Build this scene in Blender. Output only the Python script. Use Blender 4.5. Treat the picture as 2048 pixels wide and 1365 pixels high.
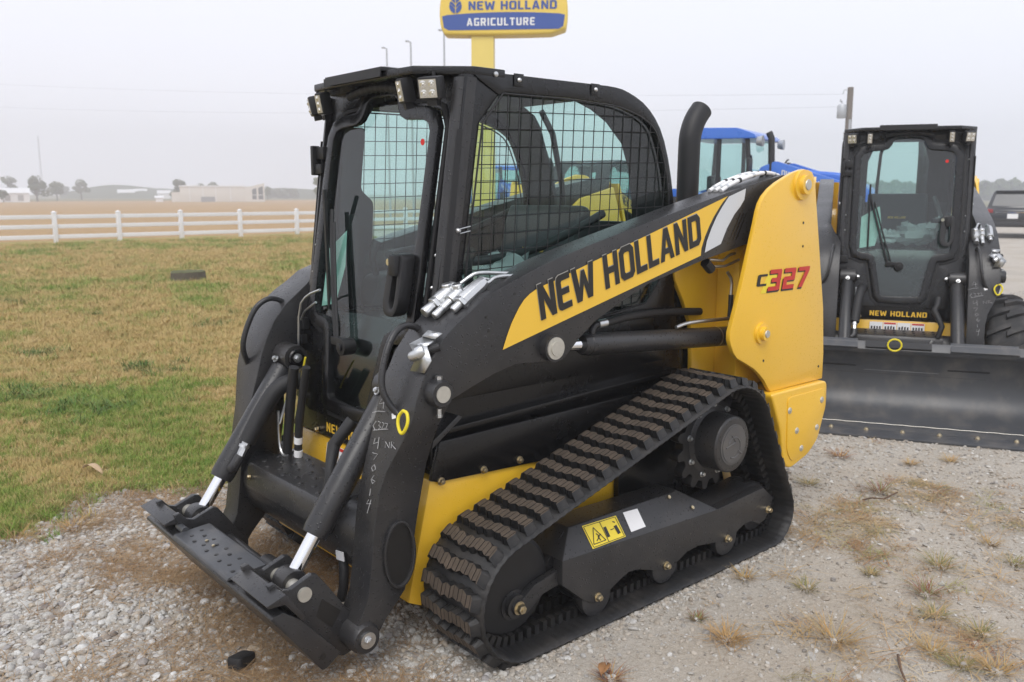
import bpy, bmesh, math, random
import numpy as np
from mathutils import Vector, Matrix, Euler
random.seed(7); rng = np.random.default_rng(7)
SC = bpy.context.scene
for o in list(bpy.data.objects): bpy.data.objects.remove(o)
COL = SC.collection
R = math.radians

# ------------------------------------------------------------------ camera
CAM = Vector((1.874, 2.870, 1.582)); YAW, PIT, FPX = -2.284, -0.168, 1731.8
FW = Vector((math.cos(YAW)*math.cos(PIT), math.sin(YAW)*math.cos(PIT), math.sin(PIT)))
RT = FW.cross(Vector((0, 0, 1))).normalized(); UPV = RT.cross(FW)
cd = bpy.data.cameras.new('camera'); cam = bpy.data.objects.new('camera', cd); COL.objects.link(cam)
cam.matrix_world = Matrix(((RT.x, UPV.x, -FW.x, CAM.x), (RT.y, UPV.y, -FW.y, CAM.y), (RT.z, UPV.z, -FW.z, CAM.z), (0, 0, 0, 1)))
cd.sensor_width = 36; cd.lens = FPX*36/2048; cd.clip_end = 4000; cd.clip_start = .05
cd.dof.use_dof = True; cd.dof.focus_distance = 3.1; cd.dof.aperture_fstop = 5.0
SC.camera = cam

# ------------------------------------------------------------------ world: even overcast
w = bpy.data.worlds.new('World'); SC.world = w; w.use_nodes = True
nt = w.node_tree; nt.nodes.clear()
out = nt.nodes.new('ShaderNodeOutputWorld'); bg = nt.nodes.new('ShaderNodeBackground')
sky = nt.nodes.new('ShaderNodeTexSky'); sky.sky_type = 'NISHITA'; sky.sun_disc = False
sky.sun_elevation = R(48); sky.sun_rotation = R(60); sky.dust_density = 4
mx = nt.nodes.new('ShaderNodeMix'); mx.data_type = 'RGBA'; mx.inputs[0].default_value = .93
nt.links.new(sky.outputs[0], mx.inputs[6]); mx.inputs[7].default_value = (7.7, 7.85, 8.6, 1)
nt.links.new(mx.outputs[2], bg.inputs[0]); bg.inputs[1].default_value = .108
nt.links.new(bg.outputs[0], out.inputs[0])
sd = bpy.data.lights.new('sun', 'SUN'); sd.energy = 1.4; sd.angle = R(35); sd.color = (1, .97, .93)
sun = bpy.data.objects.new('sun', sd); COL.objects.link(sun)
sun.rotation_euler = Vector((-.55, -.45, -.95)).to_track_quat('-Z', 'Y').to_euler()
SC.view_settings.view_transform = 'Standard'; SC.view_settings.look = 'None'
SC.view_settings.exposure = .40; SC.view_settings.gamma = 1
SC.render.engine = 'CYCLES'; SC.cycles.volume_bounces = 1; SC.cycles.transparent_max_bounces = 12; SC.cycles.max_bounces = 4; SC.cycles.diffuse_bounces = 3; SC.cycles.glossy_bounces = 3

# ------------------------------------------------------------------ helpers
def U(px, py, ax, val):
    """metric point where the sight line of a picture point meets a plane of the place"""
    d = FW + RT*((px-1024)/FPX) - UPV*((py-682.5)/FPX)
    i = 'xyz'.index(ax); return CAM + d*((val-CAM[i])/d[i])
def UP(px, py, p0, n):
    d = FW + RT*((px-1024)/FPX) - UPV*((py-682.5)/FPX)
    n = Vector(n); return CAM + d*((Vector(p0)-CAM).dot(n)/d.dot(n))
def UD(px, py, D):
    """point at depth D"""
    return CAM + (FW + RT*((px-1024)/FPX) - UPV*((py-682.5)/FPX))*D
def XZ(pts, y): return [(lambda p: (p.x, p.z))(U(a, b, 'y', y)) for a, b in pts]

MATS = {}
def P(name, col, rough=.5, metal=0, var=.10, scale=5., bump=0, bscale=150., coat=0, dust=0, dcol=(.30, .26, .21), spec=.5, rvar=.12, drops=0):
    m = bpy.data.materials.new(name); m.use_nodes = True; MATS[name] = m
    n = m.node_tree.nodes; l = m.node_tree.links; b = n['Principled BSDF']
    b.inputs['Metallic'].default_value = metal; b.inputs['Specular IOR Level'].default_value = spec
    if coat: b.inputs['Coat Weight'].default_value = coat; b.inputs['Coat Roughness'].default_value = .12
    tc = n.new('ShaderNodeTexCoord')
    nz = n.new('ShaderNodeTexNoise'); nz.inputs['Scale'].default_value = scale; nz.inputs['Detail'].default_value = 6; nz.inputs['Roughness'].default_value = .65
    oi = n.new('ShaderNodeObjectInfo'); va = n.new('ShaderNodeVectorMath'); va.operation = 'MULTIPLY_ADD'; va.inputs[1].default_value = (3.7, 3.7, 3.7)
    l.new(oi.outputs['Location'], va.inputs[0]); l.new(tc.outputs['Object'], va.inputs[2])
    l.new(va.outputs[0], nz.inputs['Vector'])
    mix = n.new('ShaderNodeMix'); mix.data_type = 'RGBA'
    c = Vector(col[:3]); mix.inputs[6].default_value = (*(c*(1-var)), 1); mix.inputs[7].default_value = (*(c*(1+var)), 1)
    l.new(nz.outputs['Fac'], mix.inputs[0]); last = mix.outputs[2]
    if dust:
        n2 = n.new('ShaderNodeTexNoise'); n2.inputs['Scale'].default_value = scale*2.3; n2.inputs['Detail'].default_value = 8
        l.new(tc.outputs['Object'], n2.inputs['Vector'])
        rp = n.new('ShaderNodeValToRGB'); rp.color_ramp.elements[0].position = .45; rp.color_ramp.elements[1].position = .75
        rp.color_ramp.elements[1].color = (dust, dust, dust, 1)
        l.new(n2.outputs['Fac'], rp.inputs[0])
        m2 = n.new('ShaderNodeMix'); m2.data_type = 'RGBA'; m2.inputs[7].default_value = (*dcol, 1)
        l.new(rp.outputs[0], m2.inputs[0]); l.new(last, m2.inputs[6]); last = m2.outputs[2]
    l.new(last, b.inputs['Base Color'])
    mr = n.new('ShaderNodeMapRange'); mr.inputs[3].default_value = max(.02, rough-rvar); mr.inputs[4].default_value = min(1, rough+rvar)
    l.new(nz.outputs['Fac'], mr.inputs[0]); l.new(mr.outputs[0], b.inputs['Roughness'])
    if drops:      # rain spots
        vo = n.new('ShaderNodeTexVoronoi'); vo.inputs['Scale'].default_value = 62; l.new(tc.outputs['Object'], vo.inputs['Vector'])
        dr = n.new('ShaderNodeMapRange'); dr.inputs[1].default_value = .10; dr.inputs[2].default_value = .22; dr.inputs[3].default_value = drops; dr.inputs[4].default_value = 0; l.new(vo.outputs['Distance'], dr.inputs[0])
        bd = n.new('ShaderNodeBump'); bd.inputs['Strength'].default_value = .8; bd.inputs['Distance'].default_value = .002; l.new(dr.outputs[0], bd.inputs['Height']); l.new(bd.outputs[0], b.inputs['Normal'])
        mm_ = n.new('ShaderNodeMath'); mm_.operation = 'MULTIPLY_ADD'; mm_.inputs[1].default_value = -.35; l.new(dr.outputs[0], mm_.inputs[0]); l.new(mr.outputs[0], mm_.inputs[2]); l.new(mm_.outputs[0], b.inputs['Roughness'])
    if bump:
        n3 = n.new('ShaderNodeTexNoise'); n3.inputs['Scale'].default_value = bscale; n3.inputs['Detail'].default_value = 3
        l.new(tc.outputs['Object'], n3.inputs['Vector'])
        bp = n.new('ShaderNodeBump'); bp.inputs['Strength'].default_value = bump; bp.inputs['Distance'].default_value = .004
        l.new(n3.outputs['Fac'], bp.inputs['Height'])
        if drops: l.new(bd.outputs[0], bp.inputs['Normal'])
        l.new(bp.outputs[0], b.inputs['Normal'])
    return m
def glass(name, tint, refl=1.0):
    m = bpy.data.materials.new(name); m.use_nodes = True; MATS[name] = m
    n = m.node_tree.nodes; l = m.node_tree.links; n.clear()
    o = n.new('ShaderNodeOutputMaterial'); t = n.new('ShaderNodeBsdfTransparent'); g = n.new('ShaderNodeBsdfGlossy')
    t.inputs[0].default_value = (*tint, 1); g.inputs['Roughness'].default_value = .015; g.inputs[0].default_value = (refl, refl, refl, 1)
    mx = n.new('ShaderNodeMixShader'); ge = n.new('ShaderNodeNewGeometry'); dt = n.new('ShaderNodeVectorMath'); dt.operation = 'DOT_PRODUCT'
    l.new(ge.outputs['Normal'], dt.inputs[0]); l.new(ge.outputs['Incoming'], dt.inputs[1])
    def mth(op, a, b=None):
        q = n.new('ShaderNodeMath'); q.operation = op; l.new(a, q.inputs[0])
        if b is not None: q.inputs[1].default_value = b
        return q.outputs[0]
    iv = n.new('ShaderNodeMath'); iv.operation = 'SUBTRACT'; iv.inputs[0].default_value = 1; l.new(mth('ABSOLUTE', dt.outputs['Value']), iv.inputs[1])
    fr = mth('ADD', mth('MULTIPLY', mth('POWER', iv.outputs[0], 5), .93), .065)
    l.new(fr, mx.inputs[0]); l.new(t.outputs[0], mx.inputs[1]); l.new(g.outputs[0], mx.inputs[2]); l.new(mx.outputs[0], o.inputs[0])
    return m
YEL = P('yellow paint', (.83, .49, .028), .32, var=.06, scale=2.5, coat=.6, rvar=.12, dust=.04, dcol=(.55, .40, .16), drops=.25)
YELD = P('yellow decal', (.84, .52, .05), .38, var=.03)
GRY = P('charcoal paint', (.024, .024, .0255), .32, var=.22, scale=3, bump=.12, bscale=900, rvar=.16, dust=.05, drops=.5)
GRYL = P('grey bucket paint', (.055, .058, .064), .38, var=.22, scale=3, bump=.1, bscale=500, dust=.22, rvar=.16)
BLK = P('black cab paint', (.0035, .0035, .004), .26, var=.2, bump=.05, bscale=700, drops=.4)
BLKM = P('matt black plastic', (.010, .010, .011), .5, var=.15)
RUB = P('track rubber', (.009, .009, .0095), .55, var=.25, bump=.35, bscale=160, dust=.22, dcol=(.11, .095, .08))
LUGT = P('dusty lug top', (.078, .059, .043), .8, var=.75, scale=14, bump=.4, bscale=300)
TYRE = P('tyre rubber', (.026, .026, .027), .7, var=.3, dust=.45, dcol=(.12, .11, .10), bump=.3)
ZINC = P('zinc plated steel', (.62, .63, .63), .34, 1, var=.15, scale=40, bump=.2)
BOLT = P('yellow zinc bolt', (.55, .47, .32), .35, 1, var=.2, scale=40)
CHR = P('chrome rod', (.86, .87, .89), .06, 1, var=.03, rvar=.03)
STEEL = P('pin end steel', (.55, .53, .47), .45, .6, var=.2, scale=60)
WHT = P('white sticker', (.78, .78, .78), .5, var=.05)
SIL = P('silver decal', (.62, .64, .66), .35, var=.04)
INK = P('black ink', (.012, .011, .010), .45, var=.1)
REDD = P('red decal', (.55, .03, .02), .4)
SYEL = P('yellow sticker', (.85, .66, .04), .45)
CHALK = P('chalk', (.42, .42, .42), .9, var=.5, scale=90)
TAPE = P('bright yellow plastic', (.75, .62, .02), .45)
HOSE = P('hose rubber', (.012, .012, .013), .55, bump=.4, bscale=400)
GL = glass('tinted glass', (.70, .86, .83)); GLL = glass('side glass', (.74, .90, .87))
LENS = P('lamp lens', (.50, .47, .40), .2, .3, var=.2, scale=60)
LED = P('lamp reflector', (.75, .74, .70), .15, .8)
PLAS = P('dark interior plastic', (.014, .015, .016), .55); SEATM = P('grey seat vinyl', (.05, .053, .057), .55, var=.15)

class MB:
    def __init__(s): s.v = []; s.f = []; s.m = []
    def add(s, vs, fs, mi=0):
        o = len(s.v); s.v += [tuple(p) for p in vs]; s.f += [tuple(i+o for i in f) for f in fs]; s.m += [mi]*len(fs); return s
    def box(s, c, d, M=None, mi=0):
        x, y, z = d[0]/2, d[1]/2, d[2]/2
        vs = [Vector(p) for p in ((-x,-y,-z),(x,-y,-z),(x,y,-z),(-x,y,-z),(-x,-y,z),(x,-y,z),(x,y,z),(-x,y,z))]
        if M is not None: vs = [M @ p for p in vs]
        return s.add([p+Vector(c) for p in vs], [(0,3,2,1),(4,5,6,7),(0,1,5,4),(1,2,6,5),(2,3,7,6),(3,0,4,7)], mi)
    def prism(s, poly, ax, a, b, mi=0):
        """poly in the two other axes (order xz / xy / yz)"""
        f = {'y': lambda p, t: (p[0], t, p[1]), 'z': lambda p, t: (p[0], p[1], t), 'x': lambda p, t: (t, p[0], p[1])}[ax]
        n = len(poly); vs = [f(p, a) for p in poly] + [f(p, b) for p in poly]
        fs = [tuple(range(n)), tuple(range(2*n-1, n-1, -1))] + [(i, i+n, (i+1) % n+n, (i+1) % n) for i in range(n)]
        return s.add(vs, fs, mi)
    def ring(s, outer, inner, ax, a, b, mi=0):
        f = {'y': lambda p, t: (p[0], t, p[1]), 'z': lambda p, t: (p[0], p[1], t), 'x': lambda p, t: (t, p[0], p[1])}[ax]
        n = len(outer); vs = [f(p, t) for t in (a, b) for L in (outer, inner) for p in L]; fs = []
        for i in range(n):
            j = (i+1) % n
            fs += [(i, j, n+j, n+i), (2*n+j, 2*n+i, 3*n+i, 3*n+j), (i, 2*n+i, 2*n+j, j), (n+j, 3*n+j, 3*n+i, n+i)]
        return s.add(vs, fs, mi)
    def cyl(s, p0, p1, r0, r1=None, n=20, mi=0, cap=True):
        return s.lathe([(r0, 0), (r0 if r1 is None else r1, 1)], p0, p1, n, mi, cap)
    def lathe(s, prof, p0, p1, n=24, mi=0, cap=True):
        """prof: (radius, fraction along p0->p1)"""
        p0, p1 = Vector(p0), Vector(p1); d = p1-p0; a = d.normalized()
        t = Vector((0, 0, 1)) if abs(a.z) < .9 else Vector((1, 0, 0)); e = a.cross(t).normalized(); g = a.cross(e)
        vs = []; fs = []
        for r, h in prof:
            for k in range(n):
                q = 2*math.pi*k/n; vs.append(p0+d*h+(e*math.cos(q)+g*math.sin(q))*r)
        for i in range(len(prof)-1):
            for k in range(n):
                j = (k+1) % n; fs.append((i*n+k, i*n+j, (i+1)*n+j, (i+1)*n+k))
        if cap: fs += [tuple(range(n-1, -1, -1)), tuple(range((len(prof)-1)*n, len(prof)*n))]
        return s.add(vs, fs, mi)
    def tube(s, path, r, n=10, mi=0, smooth=0):
        P_ = [Vector(p) for p in path]; r_in = r if isinstance(r, (list, tuple)) else None
        for _ in range(smooth):
            Q = [P_[0]]
            for a, b in zip(P_, P_[1:]): Q += [a.lerp(b, .25), a.lerp(b, .75)]
            P_ = Q + [P_[-1]]
        vs = []; fs = []; e = None
        for i, p in enumerate(P_):
            d = (P_[min(i+1, len(P_)-1)]-P_[max(i-1, 0)]).normalized()
            if e is None: e = d.cross(Vector((0, 0, 1)) if abs(d.z) < .9 else Vector((1, 0, 0))).normalized()
            else: e = (e-d*e.dot(d)).normalized()
            g = d.cross(e); rr = float(np.interp(i/(len(P_)-1), np.linspace(0, 1, len(r_in)), r_in)) if r_in else r
            for k in range(n):
                q = 2*math.pi*k/n; vs.append(p+(e*math.cos(q)+g*math.sin(q))*rr)
        for i in range(len(P_)-1):
            for k in range(n):
                j = (k+1) % n; fs.append((i*n+k, i*n+j, (i+1)*n+j, (i+1)*n+k))
        fs += [tuple(range(n-1, -1, -1)), tuple(range((len(P_)-1)*n, len(P_)*n))]
        return s.add(vs, fs, mi)
    def poly(s, pts, mi=0): return s.add(pts, [tuple(range(len(pts)))], mi)
    def grid(s, rows, mi=0, closed=False):
        n = len(rows[0]); vs = [p for r_ in rows for p in r_]; fs = []
        for i in range(len(rows)-1):
            for k in range(n if closed else n-1):
                j = (k+1) % n; fs.append((i*n+k, i*n+j, (i+1)*n+j, (i+1)*n+k))
        return s.add(vs, fs, mi)
    def hexbolt(s, p, d, r, h=.012, mi=0, wash=True):
        p = Vector(p); d = Vector(d).normalized()
        if wash: s.cyl(p, p+d*h*.25, r*1.35, n=14, mi=mi)
        s.lathe([(r, 0), (r, .8), (r*.85, 1)], p+d*h*.25, p+d*h*1.25, 6, mi)
        return s.cyl(p+d*h*1.25, p+d*h*1.5, r*.45, n=8, mi=mi)
    def split(s, name, mat, parent=None, **k):
        """every separate piece becomes a part of its own"""
        par_ = list(range(len(s.v)))
        def fd(a):
            while par_[a] != a: par_[a] = par_[par_[a]]; a = par_[a]
            return a
        for f in s.f:
            for b in f[1:]: par_[fd(b)] = fd(f[0])
        gr = {}
        for f, mi in zip(s.f, s.m): gr.setdefault(fd(f[0]), []).append((f, mi))
        res = []
        for L in gr.values():
            q = MB(); ids = {}
            for f, mi in L:
                for i in f:
                    if i not in ids: ids[i] = len(q.v); q.v.append(s.v[i])
                q.f.append(tuple(ids[i] for i in f)); q.m.append(mi)
            res.append(q.build(name, mat, parent, **k))
        return res
    def build(s, name, mat, parent=None, bevel=0, seg=2, ang=35, sharp=40, flip=True, kind=None, label=None):
        me = bpy.data.meshes.new(name); me.from_pydata(s.v, [], s.f)
        mats = mat if isinstance(mat, (list, tuple)) else [mat]
        for m in mats: me.materials.append(m)
        for p, mi in zip(me.polygons, s.m): p.material_index = mi
        if flip or bevel:
            bm = bmesh.new(); bm.from_mesh(me)
            if flip: bmesh.ops.recalc_face_normals(bm, faces=bm.faces)
            if bevel:
                es = [e for e in bm.edges if len(e.link_faces) == 2 and e.calc_face_angle(0) > R(ang)]
                bmesh.ops.bevel(bm, geom=es, offset=bevel, segments=seg, profile=.6, affect='EDGES', clamp_overlap=True)
            bm.to_mesh(me); bm.free()
        me.polygons.foreach_set('use_smooth', [True]*len(me.polygons)); me.set_sharp_from_angle(angle=R(sharp))
        o = bpy.data.objects.new(name, me); COL.objects.link(o)
        if parent: o.parent = parent
        if kind: o['kind'] = kind
        if label: o['label'] = label
        return o
def empty(name, loc=(0, 0, 0), rz=0):
    o = bpy.data.objects.new(name, None); COL.objects.link(o); o.location = loc; o.rotation_euler = (0, 0, rz); o.empty_display_size = .2; return o
def tag(o, label=None, cat=None, group=None, kind=None):
    for k, v_ in (('label', label), ('category', cat), ('group', group), ('kind', kind)):
        if v_: o[k] = v_
    return o
def dup(o, parent=None):
    c = o.copy(); COL.objects.link(c)
    if parent: c.parent = parent
    for ch in list(o.children): dup(ch, c)
    return c
def offset(poly, d):
    n = len(poly); A = sum(poly[i][0]*poly[(i+1) % n][1]-poly[(i+1) % n][0]*poly[i][1] for i in range(n)); sg = 1 if A > 0 else -1
    out_ = []
    for i in range(n):
        a, b, c = Vector(poly[i-1]), Vector(poly[i]), Vector(poly[(i+1) % n])
        e1 = (b-a).normalized(); e2 = (c-b).normalized()
        n1 = Vector((e1.y, -e1.x))*sg; n2 = Vector((e2.y, -e2.x))*sg; m = (n1+n2)
        m = m/max(.4, m.length_squared/2) if m.length > 1e-6 else n1
        q = b+m*d; out_.append((q.x, q.y))
    return out_
def rounded(poly, r, k=5):
    """round the corners of a 2-d polygon"""
    out_ = []; n = len(poly)
    for i in range(n):
        a, b, c = Vector(poly[i-1]), Vector(poly[i]), Vector(poly[(i+1) % n])
        rr = min(r, (a-b).length*.45, (c-b).length*.45); p = b+(a-b).normalized()*rr; q = b+(c-b).normalized()*rr
        for j in range(k+1):
            t = j/k; z = p*(1-t)**2+b*2*t*(1-t)+q*t*t; out_.append((z.x, z.y))
    return out_

# block letters, 100 units tall
def ringpts(w_, h_, t, c, c2, sq=False):
    o = [(c, 0), (w_-c, 0), (w_, c), (w_, h_-c), (w_-c, h_), (c, h_), (0, h_-c), (0, c)]
    if sq: o = [(0, 0), (w_-c, 0), (w_, c), (w_, h_-c), (w_-c, h_), (0, h_), (0, h_*.6), (0, h_*.4)]
    i = [(t+c2, t*.85), (w_-t-c2, t*.85), (w_-t, t*.85+c2), (w_-t, h_-t*.85-c2), (w_-t-c2, h_-t*.85), (t+c2, h_-t*.85), (t, h_-t*.85-c2), (t, t*.85+c2)]
    if sq: i = [(t, t*.85), (w_-t-c2, t*.85), (w_-t, t*.85+c2), (w_-t, h_-t*.85-c2), (w_-t-c2, h_-t*.85), (t, h_-t*.85), (t, h_*.6), (t, h_*.4)]
    return [[o[k], o[(k+1) % 8], i[(k+1) % 8], i[k]] for k in range(8)]
GLY = {
 'N': (72, [[(0,0),(0,100),(21,100),(50,44),(50,100),(72,100),(72,0),(51,0),(22,56),(22,0)]]),
 'E': (63, [[(14,0),(4,5),(0,17),(0,83),(4,95),(14,100),(63,100),(63,82),(25,82),(22,79),(22,60),(56,60),(56,42),(22,42),(22,21),(25,18),(63,18),(63,0)]]),
 'W': (106, [[(16,0),(0,100),(23,100),(32,40),(45,86),(61,86),(74,40),(83,100),(106,100),(90,0),(67,0),(53,48),(39,0)]]),
 'H': (72, [[(0,0),(0,100),(22,100),(22,60),(50,60),(50,100),(72,100),(72,0),(50,0),(50,41),(22,41),(22,0)]]),
 'O': (74, ringpts(74, 100, 22, 14, 5)), 'D': (72, ringpts(72, 100, 22, 16, 6, True)),
 'L': (57, [[(0,0),(0,100),(22,100),(22,18),(57,18),(57,0)]]),
 'A': (78, [[(0,0),(27,100),(39,100),(39,70),(31,37),(39,37),(39,20),(27,20),(22,0)], [(78,0),(51,100),(39,100),(39,70),(47,37),(39,37),(39,20),(51,20),(56,0)]]),
 'C': (66, [[(66,100),(10,100),(0,92),(0,8),(10,0),(66,0),(66,19),(22,19),(22,81),(66,81)]]),
 '3': (66, [[(0,100),(60,100),(66,94),(66,56),(60,50),(66,44),(66,6),(60,0),(0,0),(0,20),(44,20),(44,40),(14,40),(14,60),(44,60),(44,80),(0,80)]]),
 '2': (66, [[(0,80),(0,100),(60,100),(66,94),(66,46),(60,40),(22,40),(22,20),(66,20),(66,0),(0,0),(0,54),(6,60),(44,60),(44,80)]]),
 '7': (66, [[(0,80),(0,100),(66,100),(66,80),(36,0),(12,0),(42,80)]]),
 'G': (68, [[(66,100),(10,100),(0,92),(0,8),(10,0),(68,0),(68,53),(38,53),(38,37),(48,37),(48,19),(22,19),(22,81),(66,81)]]),
 'R': (70, [[(0,0),(0,100),(22,100),(22,0)], [(22,100),(60,100),(68,92),(68,48),(60,40),(54,38),(70,0),(46,0),(32,36),(22,36),(22,54),(46,54),(46,82),(22,82)]]),
 'I': (22, [[(0,0),(0,100),(22,100),(22,0)]]), 'T': (66, [[(22,0),(22,81),(0,81),(0,100),(66,100),(66,81),(44,81),(44,0)]]),
 'U': (70, [[(0,100),(0,10),(10,0),(60,0),(70,10),(70,100),(48,100),(48,19),(22,19),(22,100)]]), ' ': (30, [])}
def word(mb, text, org, ex, ez, h, width=None, gap=12, shear=0, thin=None, mi=0, nrm=None, d=0):
    """lay block letters from org along ex, up ez; h = cap height"""
    L = [GLY[c] for c in text]; tot = sum(g[0] for g in L)+gap*(len(L)-1); k = h/100; kx = (width/tot) if width else k
    x = 0; org, ex, ez = Vector(org), Vector(ex).normalized(), Vector(ez).normalized()
    for wd, polys in L:
        for p in polys: mb.poly([org+ex*((x+q[0])*kx+shear*q[1]*k)+ez*(q[1]*k)+(nrm*d if nrm else Vector()) for q in p], mi)
        x += wd+gap
    return mb
# ------------------------------------------------------------------ the ground
def ramp(n, stops):
    r_ = n.new('ShaderNodeValToRGB'); e = r_.color_ramp.elements
    while len(e) < len(stops): e.new(.5)
    for el, (p, c) in zip(e, stops): el.position = p; el.color = (*c, 1)
    return r_
def soil(name, layers, bumps, rough=.95):
    """layers: list of (scale, detail, ramp stops, fac) noise colours blended in turn; bumps: (scale, strength, distance)"""
    m = bpy.data.materials.new(name); m.use_nodes = True; n = m.node_tree.nodes; l = m.node_tree.links; b = n['Principled BSDF']; b.inputs['Roughness'].default_value = rough
    b.inputs['Specular IOR Level'].default_value = .15
    tc = n.new('ShaderNodeTexCoord'); last = None
    for k, (sc, det, stops, fac, mask) in enumerate(layers):
        z = n.new('ShaderNodeTexNoise'); z.inputs['Scale'].default_value = sc; z.inputs['Detail'].default_value = det; z.inputs['Roughness'].default_value = .7; l.new(tc.outputs['Object'], z.inputs[0])
        r_ = ramp(n, stops); l.new(z.outputs['Fac'], r_.inputs[0])
        if last is None: last = r_.outputs[0]
        else:
            mm = n.new('ShaderNodeMix'); mm.data_type = 'RGBA'; mm.inputs[0].default_value = fac
            if mask:
                y = n.new('ShaderNodeTexNoise'); y.inputs['Scale'].default_value = mask[0]; y.inputs['Detail'].default_value = 5; mp = n.new('ShaderNodeMapping'); mp.inputs['Location'].default_value = (mask[3], 0, 0)
                l.new(tc.outputs['Object'], mp.inputs[0]); l.new(mp.outputs[0], y.inputs[0])
                q = ramp(n, [(mask[1], (0, 0, 0)), (mask[2], (fac, fac, fac))]); l.new(y.outputs['Fac'], q.inputs[0]); l.new(q.outputs[0], mm.inputs[0])
            l.new(last, mm.inputs[6]); l.new(r_.outputs[0], mm.inputs[7]); last = mm.outputs[2]
    l.new(last, b.inputs['Base Color']); h = None
    for sc, st, di in bumps:
        z = n.new('ShaderNodeTexNoise'); z.inputs['Scale'].default_value = sc; z.inputs['Detail'].default_value = 4; l.new(tc.outputs['Object'], z.inputs[0])
        bp = n.new('ShaderNodeBump'); bp.inputs['Strength'].default_value = st; bp.inputs['Distance'].default_value = di; l.new(z.outputs['Fac'], bp.inputs['Height'])
        if h: l.new(h, bp.inputs['Normal'])
        h = bp.outputs[0]
    if h: l.new(h, b.inputs['Normal'])
    return m
def sheet(name, pts, z, mat, grid=None):
    o = MB().poly([(x, y, z) for x, y in pts]).build(name, mat); tag(o, kind='structure'); return o
def fractal(L, n=3, a=.12):
    r_ = random.Random(3)
    for k in range(n):
        Q = []
        for (x0, y0), (x1, y1) in zip(L, L[1:]):
            d = math.hypot(x1-x0, y1-y0); Q += [(x0, y0), ((x0+x1)/2+r_.uniform(-a, a)*d, (y0+y1)/2+r_.uniform(-a, a)*d)]
        L = Q+[L[-1]]
    return L
M_SAND = soil('compacted limestone', [(3, 8, [(.3, (.385, .335, .265)), (.7, (.54, .48, .395))], 1, None), (60, 3, [(.35, (.23, .205, .175)), (.5, (.43, .40, .35)), (.7, (.58, .56, .52))], .5, None), (220, 2, [(.4, (.24, .22, .195)), (.6, (.56, .53, .49))], .3, None), (1.2, 6, [(.3, (.30, .23, .155)), (.7, (.40, .33, .245))], .45, (1.1, .50, .70, 9)), (.35, 5, [(.3, (.26, .235, .20)), (.7, (.34, .31, .27))], .5, (.45, .50, .66, 30))],
              [(25, .5, .02), (140, .8, .006), (400, .6, .003)])
M_LAWN = soil('lawn soil', [(1.1, 7, [(.3, (.31, .235, .095)), (.7, (.43, .31, .135))], 1, None), (9, 6, [(.3, (.24, .205, .06)), (.7, (.46, .34, .16))], .5, None), (.5, 5, [(.3, (.15, .21, .04)), (.7, (.24, .27, .06))], .8, (.35, .52, .68, 3)), (.5, 5, [(.3, (.14, .185, .035)), (.7, (.22, .24, .055))], .75, (1.6, .60, .70, 20))],
              [(40, .8, .03), (300, .6, .01)])
M_FIELD = soil('crop stubble', [(.08, 8, [(.3, (.36, .235, .115)), (.7, (.46, .31, .16))], 1, None), (3, 6, [(.35, (.24, .15, .07)), (.65, (.46, .32, .17))], .5, None)], [(8, .8, .1)])
M_DIRT = soil('far ground', [(.02, 6, [(.3, (.12, .13, .06)), (.7, (.20, .17, .09))], 1, None)], [(.5, .3, .2)])
sheet('ground', [(-1500, -1500), (1500, -1500), (1500, 1500), (-1500, 1500)], -.012, M_DIRT)
edge = fractal([(14, -2.6), (5, -2.2), (2.2, -1.75), (1.3, -1.55), (.95, -1.68), (.70, -1.97), (.41, -1.84), (.08, -1.64), (-.3, -1.62), (-1.5, -1.8), (-4, -2.6), (-7, -6), (-12, -16), (-17, -30)], 4, .09)
sheet('gravel_lot', edge[::-1]+[(14, 60), (-160, 60), (-160, -30)], 0, M_SAND)
lawn_pts = edge+[(60, -30), (60, -2.6)]
sheet('lawn', lawn_pts, .004, M_LAWN)
sheet('field', [(300, -29.6), (-16.5, -29.6), (-70, -60), (-260, -215), (300, -215)], .0, M_FIELD)
# ================================================================== the track loader
LD = empty('compact_track_loader')
tag(LD, 'yellow and charcoal compact track loader with enclosed cab and rubber tracks in the foreground', 'track loader')
SHARED = []                      # parts the wheeled machine behind has too
def part(mb, name, mat, shared=True, parent=None, **k):
    o = mb.build(name, mat, parent or LD, **k)
    if shared and parent is None: SHARED.append(o)
    return o
Y = lambda s, a, b: (s*a, s*b)

# ---- hull and black side panels
hull = MB().prism([(.20, .60), (.30, .175), (.25, .15), (-1.0, .15), (-1.6, .22), (-1.9, .36), (-1.95, .66), (-1.5, .70), (-.41, .565)], 'y', -.50, .50)
hull = part(hull, 'chassis', YEL, bevel=.008)
up = MB().prism([(.165, .66), (.165, 1.0), (.12, 1.12), (-1.16, 1.10), (-1.22, .80), (-1.22, .58), (.16, .58)], 'y', -.466, .466)
part(up, 'cab_base', BLK, bevel=.01)
for s in (1, -1):
    b = MB().prism([(.165, .735), (-.87, .75), (-1.15, .77), (-1.15, .56), (-.41, .562), (.17, .59), (.205, .60)], 'y', *Y(s, .495, .512))
    sp = part(b, 'side_panel', BLK, bevel=.004)
    MB().prism([(.12, .775), (-1.15, .82), (-1.15, .80), (.12, .755)], 'y', *Y(s, .46, .506)).build('panel_ridge', BLK, sp, bevel=.004)
    for px, py in ((882, 963), (967, 940), (1039, 920)):
        p = U(px, py, 'y', .512); MB().hexbolt((p.x, s*.512, p.z), (0, s, 0), .011, .012).build('bolt', BOLT, sp)

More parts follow.
